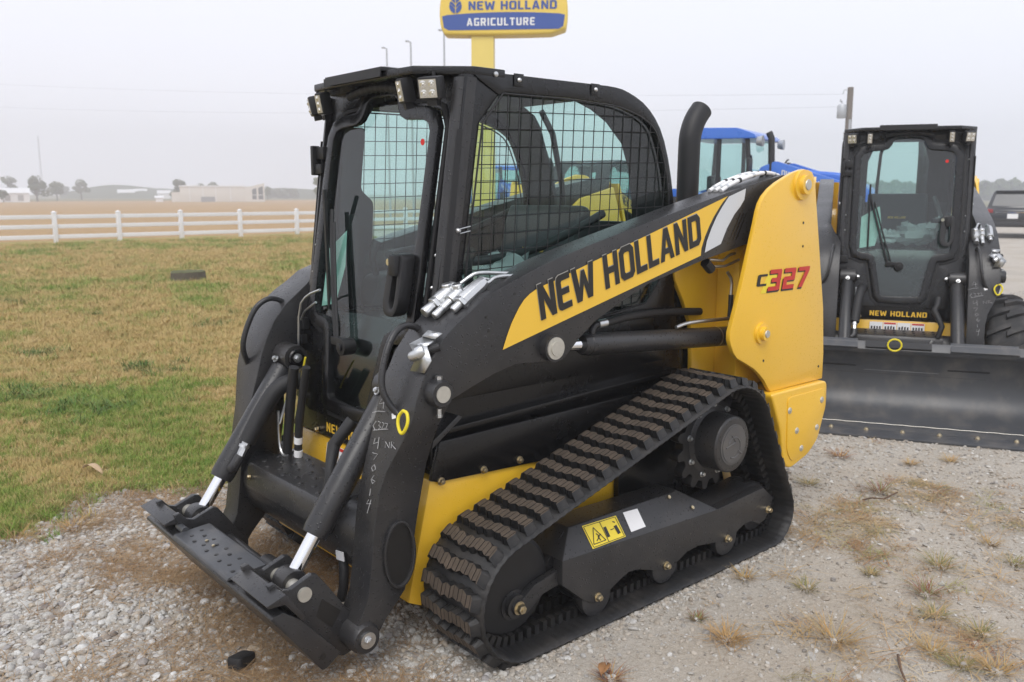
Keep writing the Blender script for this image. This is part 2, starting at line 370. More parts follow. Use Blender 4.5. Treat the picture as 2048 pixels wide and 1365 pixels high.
# ---- engine bay between the towers, rear bumper
part(MB().prism([(-1.15, .70), (-1.15, 1.30), (-1.35, 1.40), (-1.9, 1.36), (-1.97, 1.2), (-1.97, .68)], 'y', -.44, .44), 'engine_cover', BLK, bevel=.02)
bp_ = [(-1.505, .69), (-1.991, .687), (-1.998, .56), (-1.935, .40), (-1.853, .34), (-1.70, .30), (-1.64, .33), (-1.60, .50)]
for s in (1, -1):
    rb = part(MB().prism(rounded(bp_, .03), 'y', *Y(s, .48, .752)), 'rear_bumper', YEL, bevel=.018, seg=3)
    q = rounded([(-1.64, .655), (-1.975, .655), (-1.978, .56), (-1.925, .42), (-1.84, .36), (-1.70, .335), (-1.655, .40)], .03)
    MB().prism(q, 'y', *Y(s, .750, .757)).build('bumper_cover', YEL, rb, bevel=.003)
    for px, py in ((1580, 822), (1644, 800), (1603, 897), (1594, 862), (1634, 855)):
        p = U(px, py, 'y', .758); MB().lathe([(.016, 0), (.013, .5), (.006, .6), (.006, 1)], (p.x, s*.757, p.z), (p.x, s*.764, p.z), 14).build('cover_screw', STEEL, rb)

# ---- towers
tw = [(-1.77, 1.69), (-1.71, 1.692), (-1.64, 1.676), (-1.584, 1.656), (-1.52, 1.632), (-1.467, 1.606), (-1.425, 1.575), (-1.40, 1.544), (-1.385, 1.51), (-1.373, 1.466), (-1.334, 1.341), (-1.281, 1.171),
      (-1.217, 1.0), (-1.217, .968), (-1.229, .94), (-1.25, .905), (-1.277, .879), (-1.354, .843), (-1.41, .815), (-1.447, .79), (-1.49, .755), (-1.525, .716), (-1.55, .69), (-2.0, .69),
      (-1.998, .817), (-1.97, 1.043), (-1.918, 1.265), (-1.868, 1.479), (-1.835, 1.623), (-1.82, 1.66), (-1.80, 1.682)]
tin = [(-1.12, 1.30), (-1.14, 1.212), (-1.20, 1.12), (-1.262, 1.0), (-1.275, .86), (-1.28, .66), (-1.9, .66), (-1.9, 1.2), (-1.75, 1.62), (-1.5, 1.56)]
for s in (1, -1):
    tp = part(MB().prism(tw, 'y', *Y(s, .698, .72)), 'tower_plate', YEL, bevel=.004)
    part(MB().prism(tin, 'y', *Y(s, .455, .478)), 'inner_tower_plate', YEL, bevel=.004)
    part(MB().prism([(-1.44, .70), (-1.44, 1.30), (-1.50, 1.40), (-1.95, 1.2), (-1.95, .70)], 'y', *Y(s, .478, .60)), 'tower_box', YEL, bevel=.01)
    MB().prism([(-1.83, 1.64), (-1.98, 1.05), (-1.98, .72), (-1.96, .72), (-1.96, 1.05), (-1.81, 1.64)], 'y', *Y(s, .48, .698)).build('tower_back', YEL, tp)
    for (px, py, r_) in ((1612, 370, .045), (1530, 668, .032)):
        p = U(px, py, 'y', .74)
        MB().lathe([(r_*1.55, 0), (r_*1.5, .35), (r_, .4), (r_*.95, 1)], (p.x, s*.72, p.z), (p.x, s*.752, p.z), 28).build('pin_boss', YEL, tp)
        MB().lathe([(r_*.55, 0), (r_*.5, 1)], (p.x, s*.752, p.z), (p.x, s*.756, p.z), 20).build('pin', STEEL, tp)
    for px, py in ((1607, 446), (1606, 493), (1527, 722), (1637, 733)):
        p = U(px, py, 'y', .721); MB().cyl((p.x, s*.7195, p.z), (p.x, s*.7215, p.z), .006, n=10).build('plug_hole', INK, tp)
    # model number: black under red, yellow highlight
    e = 1 if s > 0 else -1
    a = U(1512, 576, 'y', .7215); b_ = U(1557, 572, 'y', .7215)
    t1 = MB(); nrm = Vector((0, s, 0)); ez = Vector((.0, 0, 1)); ex = Vector((-s, 0, 0))
    xs = (U(1512, 570, 'y', .72).x, U(1534, 570, 'y', .72).x, U(1626, 560, 'y', .72).x)
    c_x0 = xs[0] if s > 0 else xs[2]+.0
    if s > 0:
        word(t1, 'C', (xs[0], .7222, 1.183), ex, ez, .052, .075, shear=.22)
        word(t1, '327', (xs[1]+.006, .7222, 1.150), ex, ez, .098, .330, gap=10, shear=.22)
    else:
        word(t1, 'C', (-1.80, -.7222, 1.183), ex, ez, .052, .075, shear=.22); word(t1, '327', (-1.72, -.7222, 1.150), ex, ez, .098, .330, gap=10, shear=.22)
    t1.build('model_number_shadow', INK, tp, flip=False)
    t2 = MB(); word(t2, '327', ((xs[1] if s > 0 else -1.714), s*.7236, 1.158), ex, ez, .094, .325, gap=16, shear=.22)
    t2.build('model_number', REDD, tp, flip=False)
    t3 = MB()
    for i in range(3):
        x0 = (xs[0]-.035 if s > 0 else -1.84)-s*i*.02; t3.poly([(x0, s*.7212, 1.150+i*.004), (x0-s*.10, s*.7212, 1.150+i*.004), (x0-s*.13, s*.7212, 1.236), (x0-s*.05, s*.7212, 1.236)])
        break
    t3.build('number_flash', SYEL, tp, flip=False)

# ---- lift arms: boom and front leg as one box section
ST = [ # T(x,z) B(x,z) y_out y_in
 (.562,.165,.490,.118,.57,.45),(.535,.215,.440,.185,.57,.45),(.503,.280,.358,.272,.57,.45),(.485,.40,.323,.41,.57,.45),(.470,.53,.300,.53,.57,.45),
 (.452,.63,.281,.62,.572,.45),(.432,.70,.272,.70,.585,.45),(.412,.765,.268,.775,.615,.45),(.392,.83,.264,.84,.645,.45),(.378,.88,.255,.872,.66,.45),(.362,.935,.222,.919,.66,.45),
 (.341,.99,.137,.95,.66,.45),(.301,1.065,.042,.981,.66,.45),(.243,1.134,-.02,.995,.66,.45),(.194,1.172,-.06,1.002,.66,.45),(.134,1.209,-.11,1.0,.66,.47),
 (.079,1.249,-.16,.996,.66,.50),(-.017,1.283,-.253,.984,.66,.52),(-.08,1.305,-.285,.990,.66,.53),(-.123,1.32,-.312,1.012,.66,.53),(-.20,1.345,-.364,1.058,.66,.53),
 (-.30,1.371,-.448,1.115,.66,.53),(-.45,1.408,-.581,1.172,.66,.53),(-.70,1.466,-.753,1.236,.66,.53),(-1.05,1.547,-1.098,1.311,.66,.53),(-1.368,1.616,-1.40,1.365,.66,.53),(-1.66,1.668,-1.60,1.40,.66,.53),(-1.80,1.66,-1.75,1.50,.66,.53)]
def chalk(mb, strokes):
    pass
for s in (1, -1):
    b = MB(); rows = [[(tx, s*yi, tz), (tx, s*yo, tz), (bx, s*yo, bz), (bx, s*yi, bz)] for tx, tz, bx, bz, yo, yi in ST]
    b.grid(rows, closed=True); b.poly(rows[0]); b.poly(rows[-1])
    arm = part(b, 'lift_arm', GRY, bevel=.006, ang=50)
    yd = s*.6625
    # decals on the boom
    dec = [(.006, 1.061), (-.006, 1.09), (-.017, 1.115), (-.032, 1.146), (-.05, 1.174), (-.069, 1.201), (-.091, 1.225), (-.117, 1.243), (-.145, 1.256), (-.19, 1.270), (-.228, 1.279), (-.40, 1.330), (-.75, 1.432), (-1.241, 1.574),
           (-1.208, 1.549), (-1.178, 1.52), (-1.147, 1.487), (-1.12, 1.451), (-1.093, 1.408), (-1.072, 1.36), (-1.070, 1.331)]
    MB().poly([(x, yd, z) for x, z in dec]).build('decal', YELD, arm)
    sil = [(-1.37, 1.606), (-1.362, 1.559), (-1.335, 1.53), (-1.293, 1.496), (-1.245, 1.44), (-1.205, 1.374), (-1.096, 1.342), (-1.107, 1.388), (-1.135, 1.44), (-1.167, 1.487), (-1.205, 1.53), (-1.249, 1.572)]
    MB().poly([(x, yd, z) for x, z in sil]).build('silver_stripe', SIL, arm)
    for k in range(3):
        x = -1.265-.022*k; MB().poly([(x, yd, 1.385), (x-.006, yd, 1.387), (x-.075, yd, 1.50), (x-.07, yd, 1.50)]).build('thin_stripe', BLK, arm)
    t = MB(); hl = MB(); ex = Vector((-s, 0, s*-.0)) ; sl = .262
    ex = Vector((-1, 0, sl)) if s > 0 else Vector((1, 0, -sl))
    ez = Vector((.16, 0, 1)) if s > 0 else Vector((-.16, 0, 1))
    if s > 0: org = U(1083, 642, 'y', .6655)
    else: org = Vector((-1.03, -.6655, 1.375))
    word(hl, 'NEW HOLLAND', org+Vector((s*.0022, -s*.0015, .0012)), ex, ez, .1305, .933, gap=8, shear=-.02); hl.build('letter_outline', P('letter edge', (.34, .33, .30), .5), arm, flip=False)
    word(t, 'NEW HOLLAND', org, ex, ez, .129, .930, gap=8, shear=-.02); t.build('lettering', INK, arm, flip=False)
    # bosses, pins
    pb = MB().lathe([(.047, 0), (.045, .8), (.04, 1)], (.285, s*.655, .955), (.285, s*.70, .955), 30).build('pin_boss', GRY, arm)
    MB().cyl((.285, s*.70, .955), (.285, s*.704, .955), .027, n=24).build('pin', STEEL, arm)
    MB().cyl((.285, s*.677, .905), (.285, s*.677, .884), .008, n=10).cyl((.285, s*.677, .884), (.285, s*.677, .876), .011, n=6).cyl((.285, s*.677, 1.0), (.285, s*.677, 1.012), .012, n=6).split('clamp_bolt', ZINC, arm)
    p = U(1115, 698, 'y', .70)
    MB().lathe([(.05, 0), (.048, 1)], (p.x, s*.655, p.z), (p.x, s*.69, p.z), 30).build('pin_boss', GRY, arm)
    MB().lathe([(.040, 0), (.040, .5), (.026, .55), (.026, 1)], (p.x, s*.69, p.z), (p.x, s*.70, p.z), 26).build('pin', STEEL, arm)
    MB().lathe([(.056, 0), (.054, .9), (.046, 1)], (.519, s*.445, .152), (.519, s*.585, .152), 26).build('pin_boss', GRY, arm)
    MB().cyl((.519, s*.585, .152), (.519, s*.592, .152), .028, n=20).hexbolt((.519, s*.592, .152), (0, s, 0), .012, .008).build('pin', ZINC, arm)
    for px, py in ((1030, 588), (973, 635), (978, 663), (985, 692)):
        p = U(px, py, 'y', .662); MB().cyl((p.x, s*.659, p.z), (p.x, s*.6615, p.z), .005, n=10).build('bolt_hole', INK, arm)
    # tube end through the leg
    MB().ring([(.382+.063*math.cos(t_), .405+.118*math.sin(t_)) for t_ in np.linspace(0, 2*math.pi, 33)[:-1]], [(.382+.052*math.cos(t_), .405+.107*math.sin(t_)) for t_ in np.linspace(0, 2*math.pi, 33)[:-1]], 'y', *Y(s, .565, .583)).build('tube_collar', GRY, arm, bevel=.004)
    MB().poly([(.382+.053*math.cos(t_), s*.5712, .405+.108*math.sin(t_)) for t_ in np.linspace(0, 2*math.pi, 33)[:-1]]).build('tube_bore', INK, arm)
    # stiffener gusset
    MB().prism([(.262, .745), (.255, .775), (.15, .845), (.13, .835)], 'y', *Y(s, .48, .60)).build('gusset', GRY, arm, bevel=.004)
    # grab bar
    hp = [(.225, .50, 1.13), (.262, .50, 1.152), (.305, .50, 1.155), (.355, .51, 1.12), (.395, .52, 1.03), (.408, .53, .965), (.395, .545, .92), (.375, .565, .885), (.362, .59, .868), (.345, .59, .872)]
    MB().tube([(x, s*y, z) for x, y, z in hp], .0115, 12, smooth=2).build('grab_bar', GRY, arm)
# far-off hose on the yellow tie and chalk marks only on the machine's own left arm
arm_l = [o for o in SHARED if o.name.startswith('lift_arm')][0]
tpl = lambda a, b, o: UP(a, b, (.40+o, .5, .80), (.97, 0, .22))
tie = MB().tube([tpl(806, 822, .02), tpl(797, 832, .02), tpl(795, 850, .02), tpl(803, 873, .015), tpl(816, 850, .02), tpl(815, 826, .02), tpl(806, 822, .025)], .0055, 8, smooth=2)
tie.build('plastic_tie', TAPE, arm_l)

# ---- hydraulic quick couplers and pipes on the boom shoulder
def along(p, q, t): return Vector(p).lerp(Vector(q), t)
qc = MB()
A0, A1 = U(848, 627, 'y', .50), U(905, 580, 'y', .50); d = (A1-A0).normalized()
qc.lathe([(.017, 0), (.019, .05), (.019, .3), (.016, .32), (.019, .34), (.019, .42)], A0, A1, 20).cyl(A0+d*.045, A0+d*.062, .027, n=6).lathe([(.026, 0), (.029, .2), (.029, .9), (.02, 1)], A0+d*.062, A1+d*.02, 18)
part(qc, 'hydraulic_coupler', ZINC, bevel=.0015); qc = MB()
B0, B1 = U(868, 634, 'y', .545), U(920, 585, 'y', .545); d = (B1-B0).normalized()
qc.lathe([(.011, 0), (.014, .05), (.014, .3), (.012, .32), (.015, .36), (.015, .6), (.025, .62), (.026, 1)], B0, B1, 18)
part(qc, 'hydraulic_coupler', ZINC, bevel=.0015); qc = MB()
C0, C1 = U(905, 622, 'y', .60), U(960, 570, 'y', .60); d = (C1-C0).normalized()
qc.lathe([(.011, 0), (.014, .06), (.014, .28), (.018, .3), (.018, .34)], C0, C1, 18).cyl(C0+d*.035, C0+d*.05, .027, n=6).lathe([(.026, 0), (.026, .8), (.02, 1)], C0+d*.05, C1+d*.02, 8)
qc.box((C0+d*.06)+Vector((0, .015, -.02)), (.012, .012, .05))
for a_, r_ in ((along(A0, A1, .85), .018), (along(B0, B1, .95), .018)):
    part(MB().lathe([(r_, 0), (r_, .9), (r_*.8, 1)], a_, a_+Vector((.01, .0, .034)), 18), 'relief_button', ZINC, bevel=.0015)
part(qc, 'hydraulic_coupler', ZINC, bevel=.0015)
qp = MB()
qp.tube([A1, U(940, 553, 'y', .52), U(955, 545, 'y', .53), U(1010, 547, 'y', .56), U(1050, 550, 'y', .58), U(1100, 522, 'y', .58)], .0075, 10, smooth=2)
qp.tube([C1, U(978, 566, 'y', .60), U(990, 553, 'y', .60), U(1040, 552, 'y', .60), U(1075, 536, 'y', .6)], .0075, 10, smooth=2)
qp.tube([B1, U(962, 556, 'y', .55), U(1000, 566, 'y', .57)], .006, 10)
SHARED += qp.split('hydraulic_pipe', ZINC, LD)
qv = MB(); v0 = U(820, 716, 'x', .345); v1 = U(850, 700, 'x', .315)
qv.lathe([(.013, 0), (.017, .1), (.017, .5), (.022, .52), (.022, .9), (.018, 1)], v0, v1, 20)
vb = part(qv, 'drain_coupler', ZINC)
vp = MB(); a, b, c, d_ = U(818, 688, 'x', .325), U(853, 692, 'x', .315), U(871, 680, 'x', .27), U(845, 674, 'x', .29)
vp.poly([a, b, c, d_]); e_, f_ = U(862, 722, 'x', .325), U(848, 747, 'x', .335); g_ = U(820, 742, 'x', .345)
vp.poly([b, e_, f_, g_, U(832, 715, 'x', .335), a]); h_ = U(885, 668, 'x', .255); i_ = U(857, 662, 'x', .265); vp.poly([c, h_, i_, d_])
vbr = vp.build('coupler_bracket', ZINC, vb); sm = vbr.modifiers.new('thick', 'SOLIDIFY'); sm.thickness = .004
MB().cyl(U(855, 702, 'x', .30), U(880, 694, 'x', .27), .014, n=16).build('rubber_boot', HOSE, vb)
# pipes at the arm's rear, wrapped
for k in range(3):
    yk = .56+.03*k; hp_ = [(-1.25, yk, 1.595), (-1.32, yk, 1.625), (-1.42, yk, 1.652), (-1.52, yk, 1.672), (-1.60, yk, 1.678), (-1.68, yk, 1.665)]
    wh = part(MB().tube(hp_, .0095, 10, smooth=1), 'wrapped_hose', WHT)
    for j in range(5):
        a_ = Vector(hp_[j]).lerp(Vector(hp_[j+1]), .35+.08*k); b_ = Vector(hp_[j]).lerp(Vector(hp_[j+1]), .5+.08*k); MB().cyl(a_, b_, .0112, n=10).build('hose_band', HOSE if j % 2 else ZINC, wh)

# ---- lift cylinders
for s in (1, -1):
    a = Vector((-.235, s*.60, 1.035)); b = Vector((-1.50, s*.60, .945)); d = (b-a).normalized()
    lc = part(MB().lathe([(.036, 0), (.041, .01), (.041, .03), (.043, .032), (.043, .98), (.03, 1)], a+d*.20, b, 28), 'lift_cylinder', GRY)
    MB().cyl(a, a+d*.215, .022, n=20).build('rod', CHR, lc); MB().cyl((a.x, s*.56, a.z), (a.x, s*.655, a.z), .04, n=20).build('rod_eye', GRY, lc)
    c1 = a+d*.26+Vector((0, 0, .045)); MB().tube([c1-Vector((0, 0, .02)), c1+Vector((0, 0, .01)), c1+Vector((-.012, 0, .026)), c1+Vector((-.03, 0, .028))], .014, 10).build('port_elbow', GRY, lc)
    MB().cyl(c1+Vector((-.03, 0, .028)), c1+Vector((-.075, 0, .03)), .017, n=12).build('hose_fitting', ZINC, lc)
    MB().tube([c1+Vector((-.07, 0, .03)), c1+Vector((-.25, -s*.04, .035)), c1+Vector((-.55, -s*.1, .02)), c1+Vector((-.8, -s*.1, .0))], .017, 10, smooth=1).build('hose', HOSE, lc)
    q = lambda px, py: (lambda p: (p.x, s*p.y, p.z))(U(px, py, 'y', .62))
    MB().tube([q(1352, 655), q(1372, 647), q(1400, 643), q(1462, 637)], .008, 8, smooth=1).build('steel_pipe', ZINC, lc)
    cc = a+d*1.04; MB().lathe([(.0445, 0), (.0445, 1)], cc, cc+d*.008, 24, cap=False).build('clamp_band', ZINC, lc)
    MB().tube([q(1418, 520), q(1445, 522), q(1460, 510), q(1470, 507)], .006, 8).tube([q(1425, 534), q(1450, 533), q(1478, 520)], .006, 8).tube([q(1455, 545), q(1464, 560), q(1462, 590), q(1459, 637)], .007, 8, smooth=1).split('tower_pipe', ZINC, lc)
    MB().tube([q(1462, 590), q(1461, 615), q(1459, 640)], .011, 8).tube([q(1410, 525), q(1422, 540)], .022, 8).split('tower_hose', HOSE, lc)

# ---- cross tube between the legs, with the punched step
ct = MB(); n = 30
rows = []
for y in (-.455, .455):
    row = []
    for k in range(n):
        t = 2*math.pi*k/n; x, z = .385+.085*math.cos(t), .405+.125*math.sin(t); row.append((x, y, z))
    rows.append(row)
ct.grid(rows, closed=True); xt = part(ct, 'cross_tube', GRY)
stp = MB().prism([(.495, .505), (.485, .525), (.29, .545), (.27, .53), (.29, .50), (.48, .42), (.505, .43)], 'y', -.34, .30)
stp = stp.build('step_plate', GRY, xt, bevel=.005)
dm = MB()
for i in range(9):
    for j in range(3):
        dm.lathe([(.011, 0), (.010, .6), (.005, 1)], (.32+.06*j+.02*(i % 2), -.30+.068*i, .5415-.0062*j-.002*(i % 2)), (.32+.06*j+.02*(i % 2), -.30+.068*i, .5475-.0062*j-.002*(i % 2)), 10)
dm.build('step_dimple', GRY, xt, kind='stuff')
MB().hexbolt((.502, -.31, .475), (1, 0, .2), .009, .008).build('bolt', BOLT, xt)

# ---- tilt cylinders
for s in (1, -1):
    y = s*.385; top = Vector((.27, y, .925)); bot = Vector((.685, y, .335)); d = (bot-top).normalized(); Ln = (bot-top).length
    tc_ = part(MB().lathe([(.040, 0), (.046, .02), (.046, .96), (.042, 1)], top+d*.05, top+d*(Ln-.165), 28), 'tilt_cylinder', GRY)
    MB().lathe([(.050, 0), (.052, .1), (.052, .9), (.050, 1)], top+Vector((0, -.055, 0)), top+Vector((0, .055, 0)), 28).build('cylinder_eye', GRY, tc_)
    MB().lathe([(.036, 0), (.036, .6), (.030, 1)], top+Vector((0, -s*.055, 0)), top+Vector((0, -s*.068, 0)), 24).build('pin', BLK, tc_)
    MB().hexbolt(top+Vector((0, -s*.068, 0)), (0, -s, 0), .014, .012).build('pin_bolt', ZINC, tc_)
    MB().hexbolt(top+d*.045+Vector((.035, 0, .03)), (.8, 0, .6), .011, .012).build('grease_plug', ZINC, tc_)
    MB().cyl(top+d*(Ln-.17), top+d*(Ln-.02), .0245, n=24).build('rod', CHR, tc_)
    MB().lathe([(.045, 0), (.048, .1), (.048, .9), (.045, 1)], bot+Vector((0, -.035, 0)), bot+Vector((0, .035, 0)), 24).build('rod_eye', GRY, tc_)
    if s < 0:
        e0 = top+d*(Ln-.215)+Vector((.0, .052, -.0))
        MB().tube([e0-Vector((0, .02, 0)), e0+Vector((0, .012, .01)), e0+Vector((-.03, .014, .055))], .021, 10, smooth=1).build('port_elbow', GRY, tc_)
        MB().cyl(e0+Vector((-.03, .014, .055)), e0+Vector((-.058, .014, .105)), .016, n=6).cyl(e0+Vector((-.045, .014, .085)), e0+Vector((-.05, .014, .095)), .021, n=12).build('hose_fitting', ZINC, tc_)
        MB().tube([e0+Vector((-.06, .014, .105)), e0+Vector((-.14, .03, .25)), e0+Vector((-.2, .05, .33)), e0+Vector((-.3, .07, .33))], .034, 12, smooth=2).build('hose_sleeve', HOSE, tc_)
        MB().tube([top+Vector((.0, .065, -.08)), top+Vector((.05, .065, -.16)), top+Vector((.09, .065, -.26))], .006, 8).build('steel_pipe', ZINC, tc_)
    else:
        w0 = [U(705, 842, 'x', .36), U(683, 870, 'x', .40), U(668, 890, 'x', .42), U(662, 925, 'x', .45), U(660, 960, 'x', .47), U(650, 1005, 'x', .48)]
        MB().tube(w0, [.024, .022, .024, .020, .021, .018], 12).build('hose_sleeve', HOSE, tc_)
        MB().cyl(U(636, 1010, 'x', .49), U(630, 1033, 'x', .49), .013, n=8).build('hose_fitting', ZINC, tc_)
        hh = [U(683, 1060, 'x', .44), U(682, 1090, 'x', .45), U(688, 1130, 'x', .46), U(688, 1170, 'x', .47), U(682, 1200, 'x', .48)]
        MB().tube(hh, .017, 12, smooth=1).build('hose', HOSE, tc_)
        tg = U(680, 1112, 'x', .475); MB().box(tg, (.004, .05, .032), Matrix.Rotation(.15, 3, 'X')).build('hose_tag', WHT, tc_)

# ---- hoses and pipes inside the far leg
hx_ = lambda L, x: [U(a, b, 'x', x) for a, b in L]
part(MB().tube(hx_([(556, 822), (557, 870), (561, 903), (573, 918)], .36), .0065, 8, smooth=1), 'steel_pipe', ZINC, shared=False)
hs = part(MB().tube(hx_([(613, 735), (605, 790), (598, 850), (596, 912)], .33), .016, 10, smooth=1), 'supply_hose', HOSE, shared=False)
for py_ in (880, 906): MB().cyl(U(597, py_-6, 'x', .33), U(596.5, py_+7, 'x', .33), .0175, n=12).build('hose_tag', WHT, hs)
MB().cyl(U(596, 912, 'x', .33), U(596, 930, 'x', .33), .013, n=8).build('hose_fitting', ZINC, hs)
part(MB().tube(hx_([(588, 735), (582, 790), (578, 850), (574, 905)], .34), .02, 10, smooth=1), 'supply_hose', HOSE, shared=False)
part(MB().tube(hx_([(640, 580), (615, 590), (598, 612), (597, 700)], .22), .005, 8, smooth=1), 'steel_pipe', ZINC, shared=False); part(MB().tube(hx_([(632, 605), (610, 622), (602, 640)], .20), .005, 8), 'steel_pipe', ZINC, shared=False)
part(MB().tube(hx_([(611, 715), (604, 750), (602, 775)], .30), .004, 6), 'plastic_tie', TAPE, shared=False)

# ---- coupler plate at the front
cp = MB().prism([(.652, .090), (.668, .088), (.832, .312), (.826, .322), (.79, .326), (.735, .285), (.60, .125)], 'y', -.556, .556)
cp = part(cp, 'coupler_plate', GRY, bevel=.005)
for s in (1, -1):
    MB().prism([(.842, .357), (.848, .366), (.788, .386), (.775, .376), (.72, .29), (.735, .285), (.79, .355)], 'y', *Y(s, .30, .565)).build('top_lip', GRY, cp, bevel=.002)
    br = [(.811, .395), (.79, .40), (.765, .371), (.738, .363), (.70, .378), (.663, .392), (.645, .387), (.611, .341), (.545, .241), (.50, .20), (.46, .15), (.50, .09), (.56, .075), (.637, .11), (.66, .16), (.73, .26), (.80, .36)]
    MB().prism(br, 'y', *Y(s, .452, .474) if False else Y(s, .478, .500)).build('bracket', GRY, cp, bevel=.003)
    MB().prism(br[:9]+br[13:], 'y', *Y(s, .29, .312)).build('bracket', GRY, cp, bevel=.003)
    MB().cyl((.693, s*.30, .335), (.693, s*.508, .335), .024, n=24).build('bracket_pin', STEEL, cp)
    MB().poly([(.655, s*.5012, .248), (.632, s*.5012, .300), (.565, s*.5012, .238), (.60, s*.5012, .19)]).build('lock_slot', INK, cp)
    MB().cyl((.665, s*.5535, .135), (.665, s*.5575, .135), .010, n=14).build('lock_hole', INK, cp)
    MB().cyl((.79, s*.24, .345), (.79, s*.31, .345), .014, n=12).build('lock_pivot', GRYL, cp)
st2 = MB().prism([(.838, .332), (.832, .342), (.70, .352), (.69, .345), (.69, .325)], 'y', -.245, .245).build('step_plate', GRYL, cp, bevel=.003)
hd = MB()
for i in range(8):
    for j in range(2): hd.cyl((.745+.045*j+.012*(i % 2), -.20+.056*i+.02*j, .3480-.0034*j), (.745+.045*j+.012*(i % 2), -.20+.056*i+.02*j, .3500-.0034*j), .0075, n=10)
hd.build('step_hole', INK, cp, kind='stuff')
for yy in (-.09, -.03): MB().hexbolt((.77, yy, .347), (0, 0, 1), .007, .004, wash=False).build('bolt', BOLT, cp)
MB().cyl((.60, .02, .24), (.60, .12, .24), .045, n=20).build('lock_cylinder', GRY, cp)
MB().tube([(.60, -.40, .25), (.62, .0, .26), (.62, .38, .26)], .02, 10).build('lock_bar', GRY, cp)

# ---- front panel: name and step warnings
fpl = part(MB().prism([(.175, .78), (.205, .78), (.212, .61), (.18, .60)], 'y', -.42, .42), 'front_panel', BLK, bevel=.006)
t = MB(); word(t, 'NEW HOLLAND', (.212, -.205, .632), (0, 1, 0), (-.04, 0, 1), .038, .41, gap=16); t.build('lettering', YELD, fpl, flip=False)
for yy in (-.28, .28): MB().hexbolt((.212, yy, .625), (1, 0, 0), .011, .012).build('bolt', BOLT, fpl)
for yy in (-.40, .40): MB().hexbolt((.205, yy, .745), (1, 0, 0), .015, .014).build('bolt', ZINC, fpl)
stk = MB()
for k in range(4): stk.poly([(.2235-.0, -.20+.10*k, .52), (.2235, -.105+.10*k, .52), (.2135, -.105+.10*k, .586), (.2135, -.20+.10*k, .586)])
stk.split('warning_sticker', WHT, fpl)
sr = MB()
for k in (1, 3): sr.poly([(.217, -.195+.10*k, .572), (.217, -.11+.10*k, .572), (.2148, -.11+.10*k, .584), (.2148, -.195+.10*k, .584)])
for k in range(4):
    for j in range(4): sr.poly([(.2205+.001, -.19+.10*k+.02*j, .535), (.2215, -.178+.10*k+.02*j, .535), (.2185, -.178+.10*k+.02*j, .555+.004*((j*k) % 3)), (.2185, -.19+.10*k+.02*j, .555)], 1)
sr.build('sticker_print', [REDD, INK], fpl, kind='stuff')

# ================================================================== cab
dx = lambda z: .15-.172*(z-1.1)
half = [(0, 1.945), (.075, 1.943), (.105, 1.925), (.118, 1.89), (.14, 1.862), (.175, 1.848), (.28, 1.842), (.318, 1.83), (.335, 1.80), (.335, 1.45), (.335, 1.15), (.325, 1.11), (.29, 1.098), (.24, 1.094), (.205, 1.075), (.19, 1.04), (.165, .92), (.145, .80), (.13, .785), (0, .78)]
gl_o = half + [(-y, z) for y, z in half[-2:0:-1]]
fr_o = offset(gl_o, .048)
def dface(mb, L, off, mi=0): mb.poly([(dx(z)+off, y, z) for y, z in L], mi)
def dring(mb, A, B, o0, o1, mi=0):
    n = len(A); vs = [(dx(z)+o, y, z) for o in (o0, o1) for L in (A, B) for y, z in L]; fs = []
    for i in range(n):
        j = (i+1) % n
        fs += [(i, j, n+j, n+i), (2*n+j, 2*n+i, 3*n+i, 3*n+j), (i, 2*n+i, 2*n+j, j), (n+j, 3*n+j, 3*n+i, n+i)]
    mb.add(vs, fs, mi); return mb
door = part(dring(MB(), fr_o, gl_o, .004, .034), 'front_door', BLK, bevel=.006)
g = MB(); dface(g, offset(gl_o, .01), .012); dg = g.build('door_glass', GL, door)
# frame round the door, out to the cab corners
rect = []
for y, z in offset(gl_o, .060):
    c_y, c_z = y, z-1.36; k = min(.455/max(abs(c_y), 1e-6), (.605 if c_z > 0 else .66)/max(abs(c_z), 1e-6)); rect.append((c_y*k, 1.36+c_z*k))
part(dring(MB(), rect, offset(gl_o, .046), -.03, .002), 'front_frame', BLK, bevel=.003)
sealA = offset(gl_o, .075); sealB = offset(gl_o, .060)
part(dring(MB(), sealA, sealB, -.002, .010), 'door_seal', HOSE, bevel=.003)
# latch handle
hb = [U(790, 487, 'x', .14), ]
def dp(y, z, o): return (dx(z)+o, y, z)
hd_ = MB(); hx = .095
lo = rounded([(.345, 1.375), (.255, 1.375), (.245, 1.19), (.27, 1.155), (.325, 1.155), (.345, 1.20)], .025); li = rounded([(.318, 1.305), (.292, 1.305), (.286, 1.205), (.296, 1.185), (.312, 1.185), (.318, 1.21)], .01)
dring(hd_, lo, li, .03, .085); hd_.build('latch_handle', BLKM, door, bevel=.008)
MB().box((dx(1.34)+.075, .303, 1.335), (.06, .045, .075)).build('latch_body', BLKM, door, bevel=.012)
MB().cyl(dp(.262, 1.345, .085), dp(.262, 1.345, .092), .012, n=18).build('lock_cylinder', CHR, door)
# hinges on the far side
for z in (1.72, 1.02):
    MB().box((dx(z)+.02, -.43, z+.03), (.03, .07, .05)).box((dx(z)+.035, -.462, z), (.035, .02, .12)).box((dx(z)+.03, -.43, z-.035), (.03, .06, .04)).build('hinge', BLKM, door, bevel=.004)
